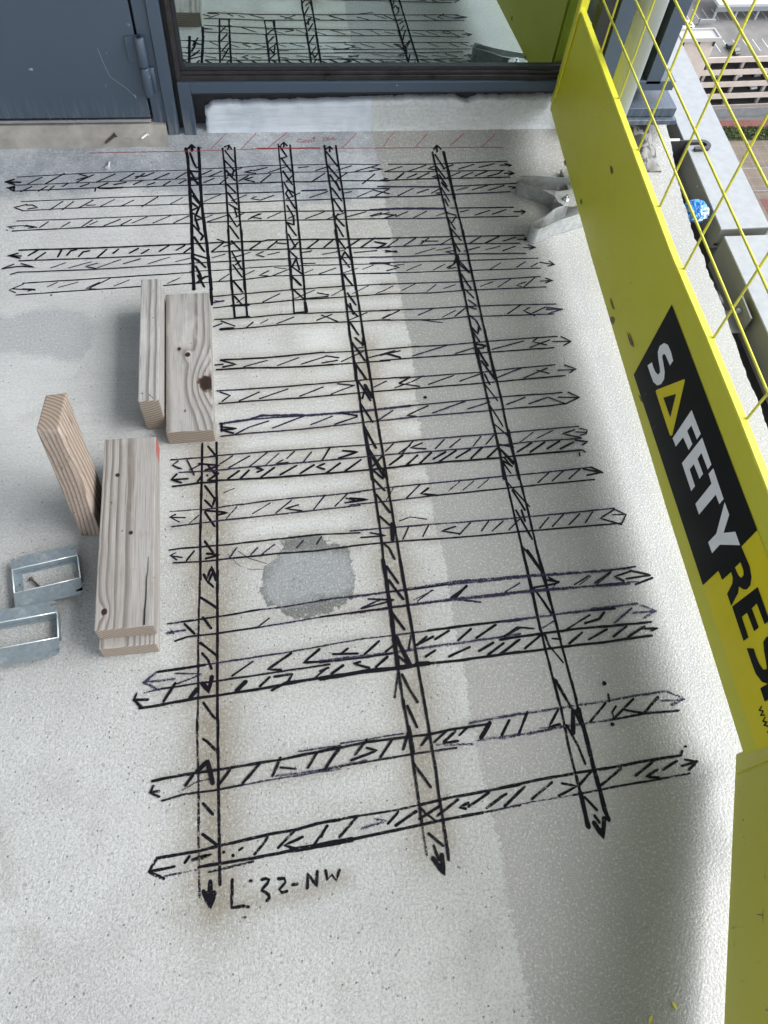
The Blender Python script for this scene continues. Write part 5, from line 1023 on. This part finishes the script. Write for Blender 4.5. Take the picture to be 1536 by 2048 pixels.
c1 = capx('cladding_cover', ((1.1976, 2.60), (1.1335, 1.4200)), ((1.318, 2.60), (1.2665, 1.4225)), .0, .058, 'farther pale metal cladding cover with a black shim lying on it')
c2 = capx('cladding_cover', ((1.1345, 1.3980), (1.055, -1.2)), ((1.2655, 1.3980), (1.20, -1.2)), -.003, .092, 'nearer pale metal cladding cover beyond the barrier mesh')
for y in (1.605, 1.545):
    bm = BM(); tube(bm, [(1.1375 + (y - 1.42) * .054, y, -.020), (1.1325 + (y - 1.42) * .054, y, -.020)], .0035, 10); obj('screw', bm, MAT['steel'], c1)
bm = BM(); strap(bm, [(1.1372 + .054 * .10, 1.52), (1.1372 + .054 * .24, 1.66)], .002, -.052, -.008); obj('splice_plate', bm, MAT['clad_side'], c1)
# support floor of the joint
bm = BM(); box(bm, (1.0, -3.9, -.30), (1.33, 2.6, -.235)); tag(obj('joint_ledge', bm, simple('dark_grey_ledge', (.12, .12, .115), .8)), kind='structure')
# bracket with a bolt
br = empty('angle_bracket', (1.11, 1.165, -.02), 'grey steel angle bracket bolted to the nearer cladding cover', 'bracket')
bm = BM(); box(bm, (1.055, 1.135, -.062), (1.112, 1.205, -.058), .0005); strap(bm, [(1.110, 1.135), (1.1145, 1.205)], .004, -.0575, -.012); obj('angle', bm, MAT['clad_side'], br)
bm = BM(); tube(bm, [(1.109, 1.178, -.032), (1.101, 1.178, -.032)], .006, 6); obj('bolt_head', bm, MAT['steel'], br)
# black end plate of the joint
ep = empty('joint_closure', (1.08, 1.75, -.05), 'black steel closure plate with a white edge at the window corner', 'plate')
bm = BM(); box(bm, (1.066, 1.748, -.12), (1.162, 1.752, .012)); obj('plate', bm, MAT['dark'], ep)
bm = BM(); box(bm, (1.066, 1.7475, .012), (1.128, 1.7525, .0155)); box(bm, (1.0625, 1.7475, -.10), (1.066, 1.7525, .0155)); obj('plate_edge', bm, MAT['white'], ep)
# U shim
sh = BM()
def arcp(cx, cy, r, a0, a1, n): return [(cx + r * math.cos(R_(a0 + (a1 - a0) * i / n)), cy + r * math.sin(R_(a0 + (a1 - a0) * i / n))) for i in range(n + 1)]
U = [(1.150, 1.756), (1.196, 1.758)] + arcp(1.196, 1.738, .020, 90, -90, 10) + [(1.165, 1.717), (1.166, 1.7285), (1.196, 1.7295)] + arcp(1.196, 1.738, .0085, -90, 90, 8) + [(1.150, 1.7455)]
prism(sh, U, .0006, .0085)
tag(obj('horseshoe_shim', sh, simple('black_plastic', (.018, .018, .02), .45)), 'black horseshoe shim lying on the farther cladding cover', 'shim')
# blue crumpled bag
bm = BM(); bmesh.ops.create_icosphere(bm, subdivisions=5, radius=.033)
for v in bm.verts:
    p = v.co.copy(); n = p.normalized()
    cr_ = abs(mnoise.noise(n * 2.2 + Vector((3, 1, 0)))) * .5 + abs(mnoise.noise(n * 5.0)) * .28 + abs(mnoise.noise(n * 11.0)) * .12
    v.co = n * .033 * (1.10 - .75 * cr_); v.co.z *= .72
kb = NT('blue_printed_film'); P = kb.objc()
s_ = kb.mapr(kb.noise(kb.vmul(P, (70, 30, 60)), 1.0, 3, .6, 1.5), .54, .57)
lowm = kb.mapr(kb.sep(P)[1], .004, -.010)
cb = kb.mix(kb.math('MULTIPLY', s_, lowm), (.008, .16, .50), (.75, .78, .80))
cb = kb.mix(kb.math('MULTIPLY', kb.mapr(kb.noise(P, 60, 3), .6, .66), .6), cb, (.004, .045, .20))
o = obj('crumpled_bag', bm, kb.done(kb.pbr(cb, .28, 0, .6)), None, True); o.location = (1.092, 1.492, -.004)
tag(o, 'crumpled blue and white plastic bag wedged in the slab edge gap', 'bag')
# torn membrane and broken screed at the corner behind the board
bm = BM(); cols = []
for i in range(24):
    row = []
    for j in range(16):
        x = .835 + i * .0085; y = 1.610 + j * .0085
        hgt = .010 + .020 * (j / 15) + .030 * abs(mnoise.noise(Vector((x * 26, y * 26, 0)))) + .008 * mnoise.noise(Vector((x * 80, y * 80, 3)))
        edge = min(i, 23 - i, j + 1) / 3.0
        row.append(bm.verts.new((x + .004 * mnoise.noise(Vector((x * 50, y * 50, 9))), y, zfl(y) - .004 + hgt * min(edge, 1))))
    cols.append(row)
for a, b in zip(cols, cols[1:]):
    for j in range(15): bm.faces.new((a[j], b[j], b[j + 1], a[j + 1]))
km = NT('torn_grey_membrane'); P = km.pos()
mm = km.mapr(km.noise(P, 34, 5, .6, .8), .46, .52)
cm_ = km.mix(mm, (.035, .037, .04), (.17, .168, .16))
tag(obj('torn_membrane', bm, km.done(km.pbr(cm_, .7, 0, .4, km.bump(km.noise(P, 120, 4), .6, .003))), None, True), 'torn grey and black membrane in the floor corner behind the yellow toe board', 'membrane')

# ------------------------------------------------------------------ the street far below
GZ = -113.0
def ground(name, x0, y0, x1, y1, z, mat):
    q = BM(); v = [q.verts.new(p) for p in ((x0, y0, z), (x1, y0, z), (x1, y1, z), (x0, y1, z))]; q.faces.new(v)
    return tag(obj(name, q, mat), kind='structure')
def m_pave(name, c, c2, sc, joint=0.0, jc=(.2, .18, .16)):
    k = NT(name); P = k.pos(); n = k.noise(P, sc, 5, .65); n2 = k.noise(P, sc * 7, 4, .6)
    col = k.mix(k.mapr(n, .35, .65), c, c2); col = k.mix(k.math('MULTIPLY', k.mapr(n2, .5, .75), .3), col, (c[0] * .7, c[1] * .7, c[2] * .7))
    if joint:
        q = k.sep(P)
        for ax in (0, 1):
            f = k.math('FRACT', k.math('DIVIDE', q[ax], joint)); col = k.mix(k.math('MULTIPLY', k.math('LESS_THAN', f, .05), .6), col, jc)
    return k.done(k.pbr(col, .9, 0, .2))
ground('street', -900, -400, 1400, 1500, GZ - .03, m_pave('street_asphalt', (.09, .088, .085), (.12, .116, .11), .12))
ground('pavement', 40, 127, 260, 161, GZ, m_pave('tan_pavement', (.115, .093, .074), (.14, .115, .092), .2, 3.0))
ground('lawn_bed', 40, 161, 260, 166.2, GZ + .02, m_pave('bed_soil', (.05, .06, .025), (.09, .09, .04), 1.2))
ground('brick_strip', 40, 166.2, 260, 169.2, GZ + .02, m_pave('red_brick_strip', (.12, .045, .04), (.15, .06, .055), .5, 1.0))
bm = BM(); box(bm, (40, 150.15, GZ), (260, 150.5, GZ + .15)); box(bm, (40, 142.0, GZ), (260, 142.35, GZ + .15)); tag(obj('kerb', bm, m_pave('kerb_concrete', (.17, .16, .15), (.2, .19, .18), .6)), kind='structure')
ground('forecourt', 116.8, 120, 200, 139.5, GZ + .03, m_pave('red_paving', (.10, .04, .038), (.13, .055, .05), .7, .8))
bm = BM()
for i in range(2600):
    x, y = random.uniform(95, 140), random.uniform(161.2, 166.0); s = random.uniform(.15, .45)
    for _ in range(3):
        c = Vector((x, y, GZ + .05 + s * .5)) + Vector((random.uniform(-.3, .3), random.uniform(-.3, .3), random.uniform(0, .3)))
        u = Vector((random.uniform(-1, 1), random.uniform(-1, 1), random.uniform(-.6, .6))).normalized() * s; v2 = Vector((random.uniform(-1, 1), random.uniform(-1, 1), random.uniform(-.6, .6))).normalized() * s
        bm.faces.new([bm.verts.new(c + u), bm.verts.new(c + v2), bm.verts.new(c - u)])
kl = NT('ground_cover_leaves'); cL = kl.mix(kl.mapr(kl.noise(kl.pos(), .8, 4), .35, .65), (.02, .035, .010), (.06, .075, .022))
tag(obj('ground_cover', bm, kl.done(kl.pbr(cL, .7, 0, .3))), kind='stuff')

MB = m_pave('beige_precast', (.40, .345, .30), (.45, .39, .345), .35)
MD = m_pave('garage_deck', (.12, .115, .11), (.165, .158, .15), .16)
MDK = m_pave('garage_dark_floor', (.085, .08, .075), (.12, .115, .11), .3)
TH = R_(2.6)
def G(u, v, z): return (109.3 + u * math.cos(TH) - v * math.sin(TH), 173.6 + u * math.sin(TH) + v * math.cos(TH), z)
def gbox(q, u0, u1, v0, v1, z0, z1):
    vv = [q.verts.new(G(u, v, z)) for u in (u0, u1) for v in (v0, v1) for z in (z0, z1)]
    for f in ((0, 1, 3, 2), (4, 5, 7, 6), (0, 1, 5, 4), (2, 3, 7, 6), (0, 2, 6, 4), (1, 3, 7, 5)): q.faces.new([vv[i] for i in f])
gar = empty('parking_garage', G(20, 20, GZ), 'beige open sided parking garage with long horizontal parapets far below', 'parking garage')
for i in range(5):
    zt = -99.8 - 3.1 * i
    off = (-1.2, -1.6, -2.2, -1.2, .0)[i]
    q = BM(); gbox(q, off, 80, 0, .35, zt - 1.25, zt); gbox(q, off - 1.6, off, .9, 1.2, zt - 1.25, zt)
    # chamfered return
    a, b, c_, d_ = G(off, 0, 0), G(off - 1.6, .9, 0), G(off - 1.6, 1.2, 0), G(off, .35, 0)
    vv = [q.verts.new((p[0], p[1], z)) for p in (a, b, c_, d_) for z in (zt - 1.25, zt)]
    for f in ((0, 1, 3, 2), (2, 3, 5, 4), (4, 5, 7, 6), (6, 7, 1, 0)): q.faces.new([vv[k] for k in f])
    obj('parapet', q, MB, gar)
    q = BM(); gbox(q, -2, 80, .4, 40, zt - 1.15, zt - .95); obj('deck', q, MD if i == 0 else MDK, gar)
    if i:
        for u in (2.2, 11.4, 20.6, 29.8):
            q = BM(); gbox(q, u, u + .7, 1.3, 2.0, zt - .95, zt + 1.95); obj('column', q, MB, gar)
q = BM(); gbox(q, -3, 80, 39, 40, GZ, -99.9); gbox(q, -3, -2.4, 1, 40, GZ, -99.9); gbox(q, -2, 80, 12, 12.3, GZ, -100.95); obj('back_wall', q, MDK, gar)
q = BM(); gbox(q, -2.4, 80, -3.6, -3.3, GZ, GZ + 2.3); tag(obj('screen_wall', q, m_pave('pale_grey_render', (.15, .153, .156), (.18, .183, .187), .5)), 'pale grey low wall along the foot of the parking garage', 'wall')
q = BM()
for r in range(3):
    for u in range(0, 26):
        gbox(q, u * 2.7 + .5, u * 2.7 + .62, 4 + r * 14, 9 + r * 14, -100.74, -100.73)
obj('bay_line', q, simple('worn_white_line', (.6, .6, .58), .8), gar)['kind'] = 'stuff'
tw = empty('stair_tower', G(-4, 2, GZ), 'beige stair tower with a flat white roof beside the parking garage', 'tower')
q = BM(); gbox(q, -8.6, .2, -.6, 2.4, GZ, -95.2); obj('tower_wall', q, MB, tw)
q = BM(); gbox(q, -9.2, .9, -1.2, 3.0, -95.2, -94.75); obj('roof', q, MAT['roofw'], tw)
for (u0, u1, v0, v1) in ((-9.2, .9, -1.2, -.9), (-9.2, .9, 2.7, 3.0), (.6, .9, -.9, 2.7), (-9.2, -8.9, -.9, 2.7)):
    q = BM(); gbox(q, u0, u1, v0, v1, -94.75, -94.35); obj('roof_curb', q, MAT['roofw'], tw)
for u in (-8.3, -4.3, -.4):
    q = BM(); gbox(q, u, u + .3, -1.1, -.6, -96.4, -95.2); obj('roof_bracket', q, MAT['dark'], tw)
cn = empty('roof_canopy', G(16, 17, -100.7), 'long grey canopy standing on the garage roof', 'canopy')
q = BM(); gbox(q, 9, 40, 17, 27, -97.2, -96.6); obj('canopy_roof', q, m_pave('pale_canopy_roof', (.32, .32, .315), (.38, .38, .375), .2), cn)
q = BM(); gbox(q, 9, 40, 17, 17.3, -98.3, -97.2); obj('fascia', q, simple('grey_fascia', (.16, .17, .18), .6), cn)
for u in (9.2, 15, 21, 27, 33):
    q = BM(); gbox(q, u, u + .4, 17.4, 17.8, -100.75, -97.2); obj('post', q, simple('grey_post', (.3, .3, .31), .6), cn)
q = BM(); gbox(q, 4.5, 9.0, 15.6, 16.0, -99.9, -99.4); gbox(q, 4.5, 4.8, 15.4, 16.2, -100.75, -99.4); tag(obj('steel_gantry', q, simple('grey_gantry', (.22, .23, .24), .5)), 'low grey steel gantry on the garage roof left of the canopy', 'gantry')

def make_car(u, v, z, rz, paint, label):
    p = G(u, v, z)
    e = empty('parked_car', p, label, 'car', 'cars parked in the garage', (0, 0, TH + R_(rz)))
    q = BM()
    prof = [(-2.2, .30), (-2.25, .62), (-2.05, .86), (-1.35, .92), (1.0, .92), (2.0, .80), (2.2, .62), (2.2, .30)]
    n = len(prof)
    A = [q.verts.new((-.9, a, b)) for a, b in prof]; B = [q.verts.new((.9, a, b)) for a, b in prof]
    q.faces.new(A); q.faces.new(B)
    for i in range(n): q.faces.new((A[i], A[(i + 1) % n], B[(i + 1) % n], B[i]))
    bmesh.ops.bevel(q, geom=[x for x in q.edges], offset=.08, segments=2, affect='EDGES')
    obj('body', q, paint, e, False, True)
    q = BM()
    lo = [(-.8, -1.5), (.8, -1.5), (.8, 1.0), (-.8, 1.0)]; hi = [(-.66, -1.05), (.66, -1.05), (.66, .35), (-.66, .35)]
    a = [q.verts.new((x, y, .90)) for x, y in lo]; b = [q.verts.new((x, y, 1.40)) for x, y in hi]
    for i in range(4): q.faces.new((a[i], a[(i + 1) % 4], b[(i + 1) % 4], b[i]))
    q.faces.new(b)
    obj('windows', q, simple('car_glass', (.02, .025, .03), .1), e, False, True)
    q = BM(); box(q, (-.68, -1.08, 1.385), (.68, .38, 1.44), .03); obj('roof', q, paint, e, False, True)
    for sx in (-.88, .88):
        for sy in (-1.35, 1.35):
            q = BM(); tube(q, [(sx - .1, sy, .32), (sx + .1, sy, .32)], .32, 14); obj('wheel', q, MAT['gasket'], e, False, True)
    return e
pw, ps, pk, pb = simple('white_car_paint', (.75, .75, .74), .25), simple('silver_car_paint', (.50, .51, .52), .25, .4), simple('black_car_paint', (.02, .021, .023), .2), simple('blue_grey_car_paint', (.20, .28, .34), .25)
make_car(9.2, 4.2, -100.73, 12, pk, 'dark car parked on the garage roof near the parapet')
make_car(.5, 14.8, -100.73, 90, pw, 'white car on the garage roof behind the stair tower')
make_car(13.2, 5.0, -106.95, 8, pw, 'white car nose out on the third garage level, left of the silver one')
make_car(18.3, 5.0, -106.95, 8, ps, 'silver car on the third garage level at the right edge of the photo')
make_car(7.2, 5.2, -106.95, 0, pb, 'blue grey car in the shade at the left end of the third garage level')
make_car(18.9, 4.6, -110.05, 6, pw, 'white car on the fourth garage level, lowest of the parked cars')

# flecks of chipped paint near the second barrier
for i, (x, y, r, lb) in enumerate(((.4914, -.1362, .35, 'yellow paint chip on the coated floor nearest the scuffed barrier panel'), (.4519, -.1470, -.6, 'yellow paint chip at the bottom edge of the photo, left of another chip'))):
    q = BM(); pts = [(x + .0022 * math.cos(a) * math.cos(r) - .0055 * math.sin(a) * math.sin(r), y + .0022 * math.cos(a) * math.sin(r) + .0055 * math.sin(a) * math.cos(r)) for a in (0, 1.1, 2.0, 3.1, 4.0, 5.2)]
    prism(q, pts, .0008, .0018); tag(obj('paint_chip', q, MAT['yellow_wire']), lb, 'paint chip', 'yellow paint chips on the floor')
